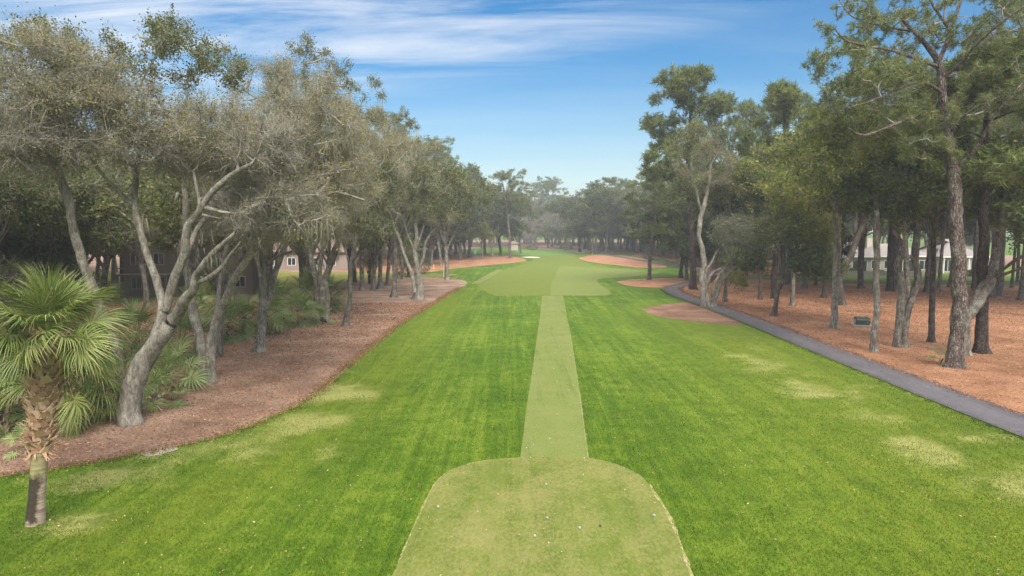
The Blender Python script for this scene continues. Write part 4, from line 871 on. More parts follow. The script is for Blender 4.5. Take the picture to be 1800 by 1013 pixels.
SPEC = [
 # left row, each with its own trunk
 ('oak',0,624,496,17,'dark upright oak behind the slender mossy oak, by the far lawn'),
 ('oak',1,655,511,17,'short thick-trunked oak with low side branches in the left bed'),
 ('oak',2,668,508,18,'dark oak just right of the thick low-branched oak'),
 ('oak',3,681,502,17,'oak set back behind the leaning flared oak in left bed'),
 ('oak',2,693,523,19,'oak with flared foot leaning right, left of the antler-limbed oak'),
 ('oak',3,708,491,18,'oak directly behind the antler-limbed oak near the bed tip'),
 ('oak',0,787,492,19,'pair-trunked oak at the grassy point of the left bed'),
 ('oak',1,758,466,18,'thin oak behind the bed tip beside the white stakes'),
 ('dark',1,809,458,19,'tall bare trunk tree at the front of the far left straw bed'),
 ('oak',1,866,452,20,'stout leaning dark oak in the far left straw bed'),
 ('green',0,848,456,11,'small light green tree draped over the far straw bed'),
 ('pine',3,897,454,23,'tall thin pine at the end of the left tree row'),
 ('pine',2,1042,447,19.5,'flat-topped far pine left of its twin beyond the fairway'),
 ('pine',1,1065,446,23,'pale-trunked far pine, right of the two beyond the fairway'),
 ('oak',0,775,467,19,'oak behind the pair-trunked oak, at the near end of the far straw bed'),
 ('dark',2,826,453,23,'tall dense oak behind the teal ball washer'),
 ('oak',3,852,449,23,'grey green oak at the back of the far straw bed'),
 ('dark',0,880,450,22,'dense dark oak just left of the tall thin pine'),
 ('far_oak',0,915,446,19,'low full oak at the right end of the left tree row'),
 # right side
 ('pine',2,1141,492,17,'stubby pine with ringed bark alone in the small straw island'),
 ('dark',1,1196,489,16,'leaning dark oak left of the big dark pine pair'),
 ('dark',0,1207,493,14,'mossy oak at the foot of the tallest fairway pine'),
 ('pined',1,1218,509,27,'dark-barked pine at the path bend, tallest over the fairway'),
 ('pine',3,1256,480,31,'tall reddish pine behind the many-stemmed pale oak'),
 ('high',0,1274,531,17,'thin straight tree right of the many-stemmed pale oak'),
 ('high',1,1336,527,17,'straight dark tree left of the thick-trunked twin on the straw'),
 ('pined',0,1360,525,25,'thick-trunked pine behind the small crooked oak'),
 ('high',2,1393,538,18,'stocky straight tree right of the small crooked oak'),
 ('dark',1,1434,502,11,'bushy low dark tree before the white house left end'),
 ('high',2,1510,506,17,'thin leaning trunk in front of the white house door'),
 ('pined',0,1564,512,30,'thick dark pine before the house, left of a touching pair'),
 ('pine',0,1572,508,31,'brown pine touching the thick dark pine before the house'),
 ('high',1,1637,602,18,'dark straight trunk leaning right, left of the nearest pine'),
 ('pined',1,1724,621,18,'dark furrowed pine behind the twisted oak'),
 ('high',0,1627,511,18,'slim trunk in front of the house between forked oak and nearest pine'),
 ('dark',2,1671,505,16,'forked tree standing before the right end of the house'),
 ('pined',0,1714,507,28,'pine at the lawn edge just left of the dark furrowed pine'),
 ('pine',1,1744,523,37,'pale slender pine rising highest at the right edge'),
 ('pine',0,1756,520,31,'brown pine just right of the pale slender one'),
 ('high',1,1778,506,17,'dark trunk on the far lawn edge near the right border'),
 ('pine',2,1795,528,28,'pine cut by the right border of the view'),
 ('pine',2,1310,503,27,'tall pine between the pale many-stemmed oak and the straight dark tree'),
 ('green',1,1412,507,23,'leafy light green oak standing back left of the white house'),
 ('pine',2,1385,500,29,'pine at the back of the straw, left of the white house'),
 ('green',0,1290,497,20,'green oak beyond the path bend by the side path'),
 ('high',2,1650,512,19,'tall leafy tree behind the nearest pine'),
]
for (k_, vi, px, py, h, lab) in SPEC:
    place(k_, vi, px, py, h, lab, wid={1724: 1.45, 1744: 0.75, 1218: 1.15, 897: 1.35, 1042: 1.5, 1065: 1.3, 1141: 1.5}.get(px, 1.0))

# ---- dense wood behind, copies of the library
WORDS = 'first second third fourth fifth sixth seventh eighth ninth tenth eleventh twelfth thirteenth fourteenth fifteenth sixteenth seventeenth eighteenth'.split()
def ordinal(k, n):
    if k < n / 2: return ('leftmost ' if k == 0 else WORDS[k] + ' from left, ')
    j = n - 1 - k; return ('rightmost ' if j == 0 else WORDS[j] + ' from right, ')
def fill(region, n, kinds, hr, mind, label, group, seed, avoid=None, wid=1.15):
    rg = np.random.default_rng(seed); pts = []; tries = 0
    while len(pts) < n and tries < n * 60:
        tries += 1
        x = rg.uniform(region[0], region[1]); y = rg.uniform(region[2], region[3])
        if avoid and avoid(x, y): continue
        if all((x - a) ** 2 + (y - b) ** 2 > mind ** 2 for a, b in pts): pts.append((x, y))
    order = sorted(range(len(pts)), key=lambda i_: pts[i_][0] / pts[i_][1]); rank = {k: i_ for i_, k in enumerate(order)}
    small = n <= 34
    for i_, (x, y) in enumerate(pts):
        k_ = kinds[int(rg.integers(0, len(kinds)))]
        place(k_, int(rg.integers(0, 9)), 0, 0, rg.uniform(*hr) * (1.35 if k_ in ('pine', 'pined') else 1), (ordinal(rank[i_], len(pts)) + label) if small else label, xy=(x, y), group=group, rz=rg.random() * 6.28, wid=wid)
fill((-46, -19, 40, 58), 7, ['oak'], (15, 18), 6, 'mossy oak in the shade behind the front row of the left bed', 'shaded oaks of the left bed', 21, lambda x, y: (-33 < x < -20 and y < 66) or x / y > -0.36)
fill((-60, -24, 27, 44), 11, ['ndark'], (12, 15), 5, 'dense dark evergreen behind the near palm and big grey oak', 'dark evergreens behind the near palm', 22, lambda x, y: x / y > -0.62)
fill((-46, -24, 66, 79), 5, ['oak'], (15, 18), 6, 'dark oak screening the taupe house', 'oaks before the taupe house', 35, lambda x, y: x / y > -0.33)
fill((-75, -16, 66, 108), 34, ['oak', 'dark', 'oak'], (15, 19), 6.5, 'mossy oak in the wood behind the left row', 'oaks of the left wood', 23, lambda x, y: (x > -19 and y < 100) or (-0.56 < x / y < -0.33 and y < 90))
fill((-110, -60, 60, 140), 26, ['dark', 'oak'], (15, 19), 8, 'dark oak far off behind the left houses', 'oaks behind the left houses', 24)
fill((-90, -19, 150, 270), 70, ['far_oak', 'far_oak', 'oak', 'pine'], (22, 26), 8, 'distant oak or pine of the wood left of the green', 'far left wood', 25, lambda x, y: x > -20)
fill((-26, -13, 178, 262), 9, ['far_oak', 'dark'], (18, 23), 7, 'dark oak edging the far left straw bed', 'oaks edging the far left bed', 26, lambda x, y: x > -14 + (y - 180) * 0.02)
fill((-75, 95, 300, 400), 90, ['far_oak', 'far_oak', 'far_oak', 'pine', 'bare'], (20, 27), 8, 'hazy tree in the far wood beyond the green', 'far wood beyond the green', 27, wid=1.3)
fill((-8, 22, 285, 300), 4, ['bare'], (12, 16), 5, 'leafless greyish pink tree beyond the green', 'leafless trees beyond the green', 28)
fill((42, 100, 168, 290), 66, ['far_oak', 'oak', 'pine', 'green', 'dark'], (20, 24), 8, 'tree of the wood beyond the far right bed', 'far right wood', 29, lambda x, y: x < 38 + (y - 160) * .05)
fill((33, 60, 118, 168), 16, ['dark', 'oak', 'green'], (17, 22), 6.5, 'oak in the dense stand right of the path bend', 'oaks right of the path bend', 30, lambda x, y: abs(x - 35.5) < 3 or x / y > 0.42)
fill((50, 120, 150, 200), 30, ['dark', 'green', 'oak', 'pine'], (15, 20), 7.5, 'tree rising behind the white house', 'trees behind the white house', 32)
fill((34, 95, 60, 112), 24, ['high', 'high', 'high', 'pine'], (16, 21), 7, 'tall clear-trunked tree standing on the right straw', 'tall trees on the right straw', 33, lambda x, y: x / y < 0.40 or x / y > 0.95 or (y < 78 and x / y < .68))

fill((20, 60, 216, 290), 26, ['far_oak', 'dark', 'oak', 'green'], (17, 22), 7, 'oak of the wood behind the far right straw bed', 'wood behind the far right bed', 34)
# ---------------------------------------------------------------- palms
m, nt, out = newmat('palm_frond')
f = attr_n(nt, 'v'); tip = attr_n(nt, 'c')
oi = N(nt, 'ShaderNodeObjectInfo').outputs['Random']
c = ramp(nt, math_n(nt, 'ADD', math_n(nt, 'MULTIPLY', f, 0.6), math_n(nt, 'MULTIPLY', oi, 0.4)), [(0.1, (0.05, 0.09, 0.02)), (0.5, (0.15, 0.195, 0.042)), (0.9, (0.34, 0.345, 0.11))])
c = mixc(nt, ramp(nt, tip, [(0.72, 0.0), (1.0, 0.75)]), c, (0.38, 0.31, 0.12))
d_ = N(nt, 'ShaderNodeBsdfPrincipled'); d_.inputs['Roughness'].default_value = 0.5; d_.inputs['Specular IOR Level'].default_value = 0.45
nt.links.new(c, d_.inputs['Base Color'])
t_ = N(nt, 'ShaderNodeBsdfTranslucent'); nt.links.new(mixc(nt, 0.4, c, (0.2, 0.3, 0.04)), t_.inputs[0])
mx_ = N(nt, 'ShaderNodeMixShader'); mx_.inputs[0].default_value = 0.25
nt.links.new(d_.outputs[0], mx_.inputs[1]); nt.links.new(t_.outputs[0], mx_.inputs[2]); nt.links.new(mx_.outputs[0], out.inputs[0]); M['frond'] = m
M['frond_dk'] = m2_ = m.copy(); m2_.name = 'palmetto_frond'
for n_ in m2_.node_tree.nodes:
    if n_.type == 'VALTORGB' and n_.color_ramp.elements[0].position < 0.2:
        for e, cc_ in zip(n_.color_ramp.elements, [(0.08, 0.125, 0.035), (0.18, 0.235, 0.07), (0.32, 0.36, 0.14)]): e.color = (*cc_, 1)
m, nt, out = newmat('palm_trunk'); p_ = objco(nt)
sp_ = N(nt, 'ShaderNodeSeparateXYZ'); nt.links.new(p_, sp_.inputs[0])
z_ = math_n(nt, 'ADD', sp_.outputs[2], math_n(nt, 'MULTIPLY_ADD', noise(nt, mapping(nt, p_, (1, 1, .6)), 4.0, 4, .7), 0.5, -0.25))
ringn = noise(nt, mapping(nt, p_, (0.6, 0.6, 9)), 2.0, 4, 0.6)
base = ramp(nt, ringn, [(0.3, (0.17, 0.125, 0.09)), (0.5, (0.30, 0.24, 0.18)), (0.7, (0.42, 0.35, 0.27))])
blk = ramp(nt, z_, [(0.0, 1.0), (0.36, 1.0), (0.39, 0.0)]); blk.node.color_ramp.elements[0].position = 0.0
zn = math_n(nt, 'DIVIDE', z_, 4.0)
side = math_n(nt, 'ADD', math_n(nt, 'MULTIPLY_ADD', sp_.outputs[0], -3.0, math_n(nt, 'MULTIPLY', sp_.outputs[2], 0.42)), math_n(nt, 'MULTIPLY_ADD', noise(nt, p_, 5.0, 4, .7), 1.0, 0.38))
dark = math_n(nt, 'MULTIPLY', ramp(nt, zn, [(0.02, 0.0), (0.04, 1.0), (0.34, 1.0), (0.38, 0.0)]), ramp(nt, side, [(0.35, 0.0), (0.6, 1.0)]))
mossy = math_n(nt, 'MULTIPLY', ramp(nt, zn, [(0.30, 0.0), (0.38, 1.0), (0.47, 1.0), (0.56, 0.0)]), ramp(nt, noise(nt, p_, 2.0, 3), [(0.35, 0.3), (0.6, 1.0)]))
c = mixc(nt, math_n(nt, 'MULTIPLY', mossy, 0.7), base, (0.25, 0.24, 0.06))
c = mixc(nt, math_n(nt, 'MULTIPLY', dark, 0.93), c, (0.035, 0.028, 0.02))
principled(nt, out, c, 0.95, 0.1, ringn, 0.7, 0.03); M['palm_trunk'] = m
m, nt, out = newmat('leaf_base'); oi = N(nt, 'ShaderNodeObjectInfo').outputs['Random']
c = mixc(nt, noise(nt, mapping(nt, objco(nt), (6, 1, 6)), 6.0, 4, .7), (0.14, 0.07, 0.035), (0.62, 0.36, 0.20))
c = mixc(nt, math_n(nt, 'MULTIPLY', oi, 0.6), c, (0.62, 0.47, 0.34)); principled(nt, out, c, 0.9, 0.15); M['boot'] = m

def frond_mesh(name, seed, fan=0.85, petiole=0.8, nleaf=38, droop=0.5, arc=0.5, mat='frond', span=150, wide=0.018):
    r = np.random.default_rng(seed); V, Q, A, C = [], [], [], []; off = 0
    # petiole runs along +X, arching down
    n = 6; t = np.linspace(0, 1, n); px_ = petiole * t; pz = -arc * 0.25 * petiole * t ** 2
    pet = np.stack([px_, np.zeros(n), pz, np.linspace(0.028, 0.012, n)], 1)
    v, q = tube_set([pet], 4); V.append(v); Q.append(q); A += [0.7] * len(v); C += [0.0] * len(v); off = len(v)
    hub = np.array([petiole, 0, pz[-1]]); slope = -arc * 0.5
    ex = nrm(np.array([1, 0, slope])); ez = np.array([-ex[2], 0, ex[0]]); ey = np.array([0, 1, 0])
    for k in range(nleaf):
        a = math.radians(-span + 2 * span * (k + .5) / nleaf) + r.normal(0, .03)
        L = fan * (0.72 + 0.28 * math.cos(a * 0.55)) * r.uniform(.88, 1.08)
        start = hub + ex * (0.16 * fan * max(0, math.cos(a)))         # costa carries on into the blade
        d = ex * math.cos(a) + ey * math.sin(a) * 1.0 + ez * (0.22 * abs(math.sin(a)) + r.normal(0, .05))
        d = nrm(d); s = nrm(np.cross(d, ez)); m_ = 6; tt = np.linspace(0, 1, m_)
        dr = droop * r.uniform(.6, 1.5)
        pts = start + d * (tt * L)[:, None] * (1 - 0.18 * dr * tt[:, None] ** 2)
        pts[:, 2] -= dr * L * np.where(tt > .35, (tt - .35) ** 1.7, 0) * 1.1
        pts += ex * (-0.10 * L * tt[:, None] ** 2 * (1 - math.cos(a)) * 0)
        w = wide * np.array([.25, .75, 1., .8, .45, .05]) * fan
        up_ = nrm(np.cross(s, d))
        fold = w[:, None] * 0.45
        row = np.stack([pts - s * w[:, None] + up_ * fold, pts, pts + s * w[:, None] + up_ * fold], 1)
        V.append(row.reshape(-1, 3)); i_ = np.arange(m_ - 1)[:, None] * 3; j_ = np.array([0, 1])[None]
        Q.append((off + np.stack([i_ + j_, i_ + j_ + 1, i_ + j_ + 4, i_ + j_ + 3], -1)).reshape(-1, 4)); off += m_ * 3
        vv_ = np.clip(r.normal(.5, .22), 0, 1); A += [vv_] * (m_ * 3); C += list(np.repeat(tt * r.uniform(.75, 1.05), 3))
    return np_mesh(name, np.vstack(V), quads=np.vstack(Q), mat=M[mat], attr={'v': np.array(A), 'c': np.array(C)})
FR = [frond_mesh('frond_upright', 1, .95, .7, 50, .35, .2), frond_mesh('frond_mid', 2, .92, .85, 52, .55, .45), frond_mesh('frond_mid_b', 3, .90, .9, 52, .7, .6),
      frond_mesh('frond_droop', 4, .85, .95, 50, .95, .8), frond_mesh('frond_droop_b', 5, .8, .9, 48, 1.25, .9)]
FD = [frond_mesh('palmetto_upright', 6, .80, .8, 26, .25, .2, 'frond_dk', wide=.028), frond_mesh('palmetto_mid', 7, .85, .9, 26, .6, .6, 'frond_dk', wide=.028), frond_mesh('palmetto_droop', 8, .85, .9, 26, 1.0, 1.0, 'frond_dk', wide=.028)]
def boot_mesh():
    a = Acc(); L = 0.30
    # a broad clasping base that splits into two stubs
    a.add([(-.10,0,0),(.10,0,0),(.085,.05,.0),(-.085,.05,0),(-.06,.07,L*.6),(.06,.07,L*.6),(.05,.10,L*.62),(-.05,.10,L*.62)], [(3,2,1,0),(0,1,5,4),(1,2,6,5),(2,3,7,6),(3,0,4,7)])
    for s in (-1, 1):
        a.add([(s*.005,.07,L*.6),(s*.06,.07,L*.6),(s*.05,.10,L*.62),(s*.005,.10,L*.62),(s*.055,.15,L),(s*.085,.15,L*.97),(s*.08,.17,L),(s*.052,.17,L)], [(0,1,5,4),(1,2,6,5),(2,3,7,6),(3,0,4,7),(4,5,6,7)])
    return a.mesh('leaf_base', M['boot'])
BOOT = boot_mesh()
def palm(name, label, loc, trunk, nfr, frs, seed, scale=1.0, boots=0, boot_z=(0.4, 1.0), ey=(80, -55), group=None, pal='palm_trunk', front=False):
    r = np.random.default_rng(seed); e = empty(name, loc); tag(e, label, 'palm' if name != 'palmetto' else 'palmetto', group)
    T_ = catmull(np.array(trunk, float), 0.12)
    v, q = tube_set([T_], 16, r, 0.035); ntv = len(v); v = np.vstack([v, T_[-1, :3] + [0, 0, .1]])
    cap = np.array([(ntv - 16 + k, ntv - 16 + (k + 1) % 16, ntv) for k in range(16)])
    link('trunk', np_mesh(name + '_trunk', v, tris=cap, quads=q, mat=M[pal], smooth=True), e)
    top = T_[-1, :3]
    for i_ in range(boots):
        f = boot_z[0] + (boot_z[1] - boot_z[0]) * (i_ + .5) / boots; k = f * (len(T_) - 1); j = int(k)
        c_ = T_[j]; a = i_ * 2.399
        o = link('leaf_base', BOOT, e, (c_[0] + math.cos(a) * c_[3] * .92, c_[1] + math.sin(a) * c_[3] * .92, c_[2]))
        o.rotation_euler = (r.normal(-0.15, .18), r.normal(0, .25), a - math.pi / 2); s = r.uniform(.75, 1.25) * scale; o.scale = (s * 1.15, s, s)
    if front:
        for i_ in range(9):
            k = int((boot_z[0] - .012 + .03 * r.random()) * (len(T_) - 1)); c_ = T_[k]; a = i_ * 2.399
            o = link('leaf_base', BOOT, e, (c_[0] + math.cos(a) * c_[3] * .95, c_[1] + math.sin(a) * c_[3] * .95, c_[2]))
            o.rotation_euler = (math.pi - r.uniform(.1, .6), r.normal(0, .3), a - math.pi / 2 + math.pi); s = r.uniform(.5, .85); o.scale = (s * .7, s, s)
    for i_ in range(nfr):
        f = (i_ + .5) / nfr; el = math.radians(ey[0] + (ey[1] - ey[0]) * f ** .85 + r.normal(0, 6)); a = i_ * 2.399 + r.normal(0, .15)
        if front and math.sin(a) < -.1 and el < math.radians(2): el = math.radians(r.uniform(2, 22))
        me = frs[min(len(frs) - 1, int(f * len(frs) + r.uniform(-.4, .4)))] if f > .1 else frs[0]
        o = link('frond', me, e, (top[0] + math.cos(a) * .08, top[1] + math.sin(a) * .08, top[2] - .35 * f * scale + .05))
        o.rotation_mode = 'XYZ'; o.rotation_euler = (r.normal(0, .35), -el, a); s = scale * r.uniform(.88, 1.1); o.scale = (s, s, s)
    return e
b = G(62, 920); d0 = b[1]
pts = [(62,920,30),(65,880,28),(68,830,27),(71,780,28),(74,740,29),(78,700,38),(82,660,42),(86,610,40),(89,585,34)]
tr = [tuple(P(x, y, d0) - b) + (w * .5 * d0 / F_PX,) for x, y, w in pts]; tr[0] = (tr[0][0], tr[0][1], -.05, tr[0][3] * 1.1)
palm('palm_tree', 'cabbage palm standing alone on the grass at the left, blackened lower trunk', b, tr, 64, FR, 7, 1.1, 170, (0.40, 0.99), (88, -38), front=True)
def small_palm(px, py, h, label, seed, s=1.0, nf=26, name='palm_tree', boots=26, ey=(85, -55), r0=.24):
    g = G(px, py); r = np.random.default_rng(seed); l = r.normal(0, .15, 2)
    s *= 1.32; h += .35
    return palm(name, label, g, [(0, 0, -.05, r0), (l[0] * .5, l[1] * .5, h * .5, r0 * .9), (l[0], l[1], h, r0 * .85)], nf, FD if name == 'palmetto' or seed % 2 else FR[1:], seed, s, boots, (.1, .95), ey)
small_palm(122, 757, 1.9, 'short palm with criss-cross leaf bases behind the near palm', 100, 1.05, 34, boots=60, ey=(60, -50))
small_palm(320, 640, 1.3, 'short palm with reddish stub trunk between the two grey oaks', 103, .95, 26)
small_palm(272, 715, .2, 'low dark palmetto at the foot of the big grey oak', 104, .75, 22, 'palmetto', 4)
small_palm(290, 690, .7, 'palmetto fanning right behind the big grey oak', 105, .95, 24, 'palmetto', 10)
small_palm(5, 760, .7, 'palmetto at the left border, behind the near palm trunk', 106, .95, 24, 'palmetto', 10)
small_palm(75, 742, .3, 'low palmetto clump right behind the near palm trunk', 107, .75, 20, 'palmetto', 4)
small_palm(180, 735, .3, 'low palmetto between the short palm and the big grey oak', 108, .7, 20, 'palmetto', 4)
small_palm(235, 640, 1.6, 'leafy palm behind the big grey oak trunk', 109, 1.0, 28)
small_palm(-40, 740, 1.4, 'bushy palm at the far left edge of the bed', 111, 1.05, 28)
small_palm(400, 600, 1.0, 'rounded dark palm behind the pale two-stemmed oak', 113, 1.0, 28)
small_palm(430, 585, .9, 'dark palm left of the knotted mossy oak', 115, .9, 26)
small_palm(376, 560, 1.5, 'palm with drooping fronds farther back behind the two-stemmed oak', 112, 1.1, 28)
small_palm(473, 588, 1.4, 'palm with a dark narrow trunk right of the knotted oak', 117, .95, 26)
small_palm(527, 574, 1.0, 'palm with a pale fibrous stub among the clustered stems', 119, .95, 26)
small_palm(495, 560, 1.5, 'palm standing behind two others left of the clustered stems', 121, 1.1, 26)
small_palm(548, 552, 1.8, 'tallest palmetto of the group behind the clustered stems', 123, 1.1, 26)
small_palm(588, 545, 1.2, 'palm spreading right of the clustered grey stems', 125, 1.1, 26)
small_palm(572, 569, .1, 'tiny palmetto at the foot of the clustered stems', 127, .7, 16, 'palmetto', 0)
small_palm(650, 500, 4.5, 'tall palm half hidden behind the short thick oak', 110, 1.2, 24)
small_palm(718, 486, 4.2, 'palm glimpsed between the stems of the antler-limbed oak', 114, 1.2, 24)
small_palm(997, 439, 3.5, 'small bright palm far off beyond the green', 116, 1.8, 20, boots=0)
small_palm(1652, 640, .0, 'tiny fan palm seedling on the straw by the nearest pine', 129, .42, 9, 'palmetto', 0, (70, 5), .04)
small_palm(44, 800, .0, 'small sprawling palmetto seedling on the litter behind the near palm', 131, .4, 8, 'palmetto', 0, (70, 5), .04)
small_palm(350, 575, 1.2, 'palm in the gap between the pale two-stemmed oak trunks', 133, 1.05, 26)

# ---------------------------------------------------------------- houses
def flat(name, col, rough=0.8, var=0.12, scale=3.0, spec=0.2):
    m, nt, out = newmat(name); n_ = noise(nt, objco(nt), scale, 4, .6)
    c = mixc(nt, n_, tuple(x * (1 - var) for x in col), tuple(min(1, x * (1 + var)) for x in col)); principled(nt, out, c, rough, spec); return m
def boards(name, col, pitch):
    m, nt, out = newmat(name); p_ = objco(nt); s_ = N(nt, 'ShaderNodeSeparateXYZ'); nt.links.new(p_, s_.inputs[0])
    fr_ = math_n(nt, 'FRACT', math_n(nt, 'DIVIDE', s_.outputs[2], pitch))
    n_ = noise(nt, p_, 2.0, 4, .6); c = mixc(nt, n_, tuple(x * .85 for x in col), tuple(x * 1.12 for x in col))
    principled(nt, out, c, .85, .2, fr_, 1.0, .05); return m
M['wall_white'] = flat('render_white', (0.43, 0.385, 0.33)); M['roof_grey'] = flat('shingle_grey', (0.235, 0.21, 0.20), .95, .2, 1.5)
M['trim'] = flat('trim_white', (0.72, 0.70, 0.66)); M['glass'] = flat('window_glass', (0.025, 0.03, 0.035), .15, .3, 1.0, .6)
M['siding'] = boards('siding_taupe', (0.235, 0.195, 0.165), 0.22); M['roof_brown'] = flat('shingle_brown', (0.20, 0.145, 0.12), .95, .2, 1.5)
M['trim_tan'] = flat('trim_tan', (0.42, 0.36, 0.31)); M['hedge'] = leaf_mat('hedge_leaf', [(0.0, (0.03, 0.045, 0.015)), (1.0, (0.11, 0.14, 0.045))], .2)
M['pinkwall'] = flat('pinkish_siding', (0.27, 0.225, 0.20))
def hip_roof(x0, x1, y0, y1, z0, z1, ov=0.6, inset=None):
    a = Acc(); x0 -= ov; x1 += ov; y0 -= ov; y1 += ov; ins = inset if inset is not None else (y1 - y0) / 2; ym = (y0 + y1) / 2
    lo = [(x0,y0,z0-.18),(x1,y0,z0-.18),(x1,y1,z0-.18),(x0,y1,z0-.18)]; ed = [(a_, b_, z0) for a_, b_, _ in lo]
    return a.add(lo + ed + [(x0 + ins, ym, z1), (x1 - ins, ym, z1)],
                 [(3,2,1,0),(0,1,5,4),(1,2,6,5),(2,3,7,6),(3,0,4,7),(4,5,9,8),(5,6,9),(6,7,8,9),(7,4,8)])
def gable_roof(x0, x1, y0, y1, z0, z1, ov=.5):
    a = Acc(); xm = (x0 + x1) / 2; t = .2
    for s, xe in ((-1, x0 - ov), (1, x1 + ov)):
        zz_ = z0 - ov * (z1 - z0) / (xm - x0)
        a.add([(xe,y0-ov,zz_),(xm,y0-ov,z1),(xm,y1,z1),(xe,y1,zz_),(xe,y0-ov,zz_+t),(xm,y0-ov,z1+t),(xm,y1,z1+t),(xe,y1,zz_+t)],
              [(0,1,2,3),(7,6,5,4),(0,4,5,1),(1,5,6,2),(2,6,7,3),(3,7,4,0)])
    return a
def window(e, x, z, w, h, y, mat='trim', kind='window', muntin=1):
    f = Acc(); t = .09
    f.box(x-w/2, x+w/2, y-.08, y+.03, z-t, z).box(x-w/2, x+w/2, y-.08, y+.03, z+h, z+h+t)
    f.box(x-w/2-t, x-w/2, y-.08, y+.03, z-t, z+h+t).box(x+w/2, x+w/2+t, y-.08, y+.03, z-t, z+h+t)
    for k in range(1, muntin + 1):
        xm = x - w/2 + w * k / (muntin + 1); f.box(xm-.04, xm+.04, y-.06, y+.03, z, z+h)
    o = link(kind, f.mesh(kind, M[mat]), e); g = Acc().box(x-w/2, x+w/2, y-.02, y+.02, z, z+h)
    link('pane', g.mesh('pane', M['glass']), o)
hb = G(1580, 480); e = empty('white_house', hb, 0.0)
tag(e, 'long low white house with grey hipped roofs behind the right trees', 'house')
X0 = -(1580 - 1440) * hb[1] / F_PX; X1 = (1722 - 1580) * hb[1] / F_PX
secs = [(X0, X0 + 9.5, 0, 9, 2.9, 5.7), (X0 + 9.8, X1 - 8.2, 1.6, 10, 2.9, 5.3), (X1 - 7.9, X1, -1.0, 9, 2.9, 6.2)]
for (a_, b_, c_, d_, z0, z1) in secs:
    link('wall', Acc().box(a_, b_, c_, d_, -.05, z0).mesh('wall', M['wall_white']), e)
    link('roof', hip_roof(a_, b_, c_, d_, z0 + .19, z1).mesh('roof', M['roof_grey']), e)
    link('fascia', Acc().box(a_ - .62, b_ + .62, c_ - .66, c_ - .61, z0 + .0, z0 + .24).mesh('fascia', M['trim']), e)
for x, w, s_ in ((1.0, 1.6, 0), (3.2, 1.4, 0), (5.0, 1.0, 0)): window(e, X0 + x, .9, w, 1.25, secs[0][2])
window(e, X0 + 7.4, .1, 2.6, 2.2, secs[0][2], kind='patio_door')
for x in (11.2, 13.6): window(e, X0 + x, .8, 1.5, 1.4, secs[1][2])
window(e, X0 + 16.8, .1, 3.0, 2.2, secs[1][2], kind='patio_door', muntin=2)
window(e, X0 + 20.3, .6, 1.8, 1.6, secs[1][2])
for x in (-6.6, -4.4, -1.6): window(e, X1 + x, .4, 1.5, 2.0, secs[2][2])
for x in (-7.6, -5.5, -3.0, -.3):
    link('porch_column', Acc().box(X1 + x - .1, X1 + x + .1, secs[2][2] - .5, secs[2][2] - .3, 0, 2.95).mesh('porch_column', M['trim']), e)
link('chimney', Acc().box(X0 + 12, X0 + 13, 6.5, 7.4, 3.2, 6.3).mesh('chimney', M['wall_white']), e)
w_ = Acc().box(0, 15, 0, .22, 0, .75); w_.box(-.05, 15.05, -.05, .27, .75, .83)
tag(link('garden_wall', w_.mesh('garden_wall', M['wall_white']), None, G(1470, 485)), 'low pale patio wall before the white house', 'wall')

def leafy(name, label, cat, c0, size, n, seed, mat='hedge', ls=.16):
    rg = np.random.default_rng(seed); q = sample_blob((0, 0, size[2] * .5), (size[0] / 2, size[1] / 2, size[2] * .55), n, rng=rg, shell=.6)
    q[:, 2] = np.maximum(q[:, 2], .03)
    v, f, k = leaves(q, nrm(rg.standard_normal((n, 3))), ls * (.6 + .8 * rg.random(n)), .6, rg)
    me = np_mesh(name, v, tris=f, mat=M[mat], attr={'v': np.repeat(rg.random(n), 3), 'c': np.repeat(rg.random(n), 3)})
    return tag(link(name, me, None, c0), label, cat)
for i_, (px, py, w, h, lab) in enumerate([(1494,482,2.4,1.1,'round shrub by the white house left of its patio door'),(1445,483,2.6,1.2,'dark shrub at the left corner of the white house'),
     (1600,484,3.0,1.0,'wide shrub before the middle of the white house'),(1700,486,2.6,1.1,'shrub at the right corner of the white house'),(1548,484,1.8,.9,'small shrub by the low patio wall'),
     (1052,441,9,1.6,'long dark hedge beyond the far right bed'),(1150,458,6,1.5,'dark shrub beside the far path'),(1190,462,7,1.6,'wide dark shrub right of the far path'),(1228,470,6,1.6,'dark shrub beneath the oaks by the side path'),(935,440,5,1.8,'grey green shrub left of the far green'),(981,437.5,7,2.6,'bushy shrub straight behind the far green'),(716,487,4.5,2.2,'rounded bush behind the antler-limbed oak'),(743,482,3.2,3.4,'dense upright bush at the tip of the left bed')]):
    leafy('shrub', lab, 'shrub', G(px, py), (w, w * .6, h), 1800, 700 + i_)

hb = G(345, 521); e = empty('brown_house', hb, math.radians(4)); tag(e, 'two-storey taupe sided house with gables behind the left trees', 'house')
W = hb[1] / F_PX
secs = [(-8.4, -2.2, 0, 10, 5.6, 8.6), (-2.0, 6.2, 2.0, 11, 4.6, 7.2)]
for (a_, b_, c_, d_, z0, z1) in secs:
    am = (a_ + b_) / 2
    link('wall', Acc().add([(a_,c_,0),(b_,c_,0),(b_,c_,z0),(am,c_,z1),(a_,c_,z0),(a_,d_,0),(b_,d_,0),(b_,d_,z0),(am,d_,z1),(a_,d_,z0)],
         [(0,1,2,3,4),(9,8,7,6,5),(1,6,7,2),(5,0,4,9),(2,7,8,3),(4,3,8,9)]).mesh('wall', M['siding']), e)
    link('roof', gable_roof(a_, b_, c_, d_, z0 + .05, z1 + .05).mesh('roof', M['roof_brown']), e)
for x, z in ((-6.9, 1.0), (-4.2, 1.0), (-6.9, 3.9), (-4.2, 3.9)): window(e, x, z, 1.1, 1.3, 0, 'trim_tan')
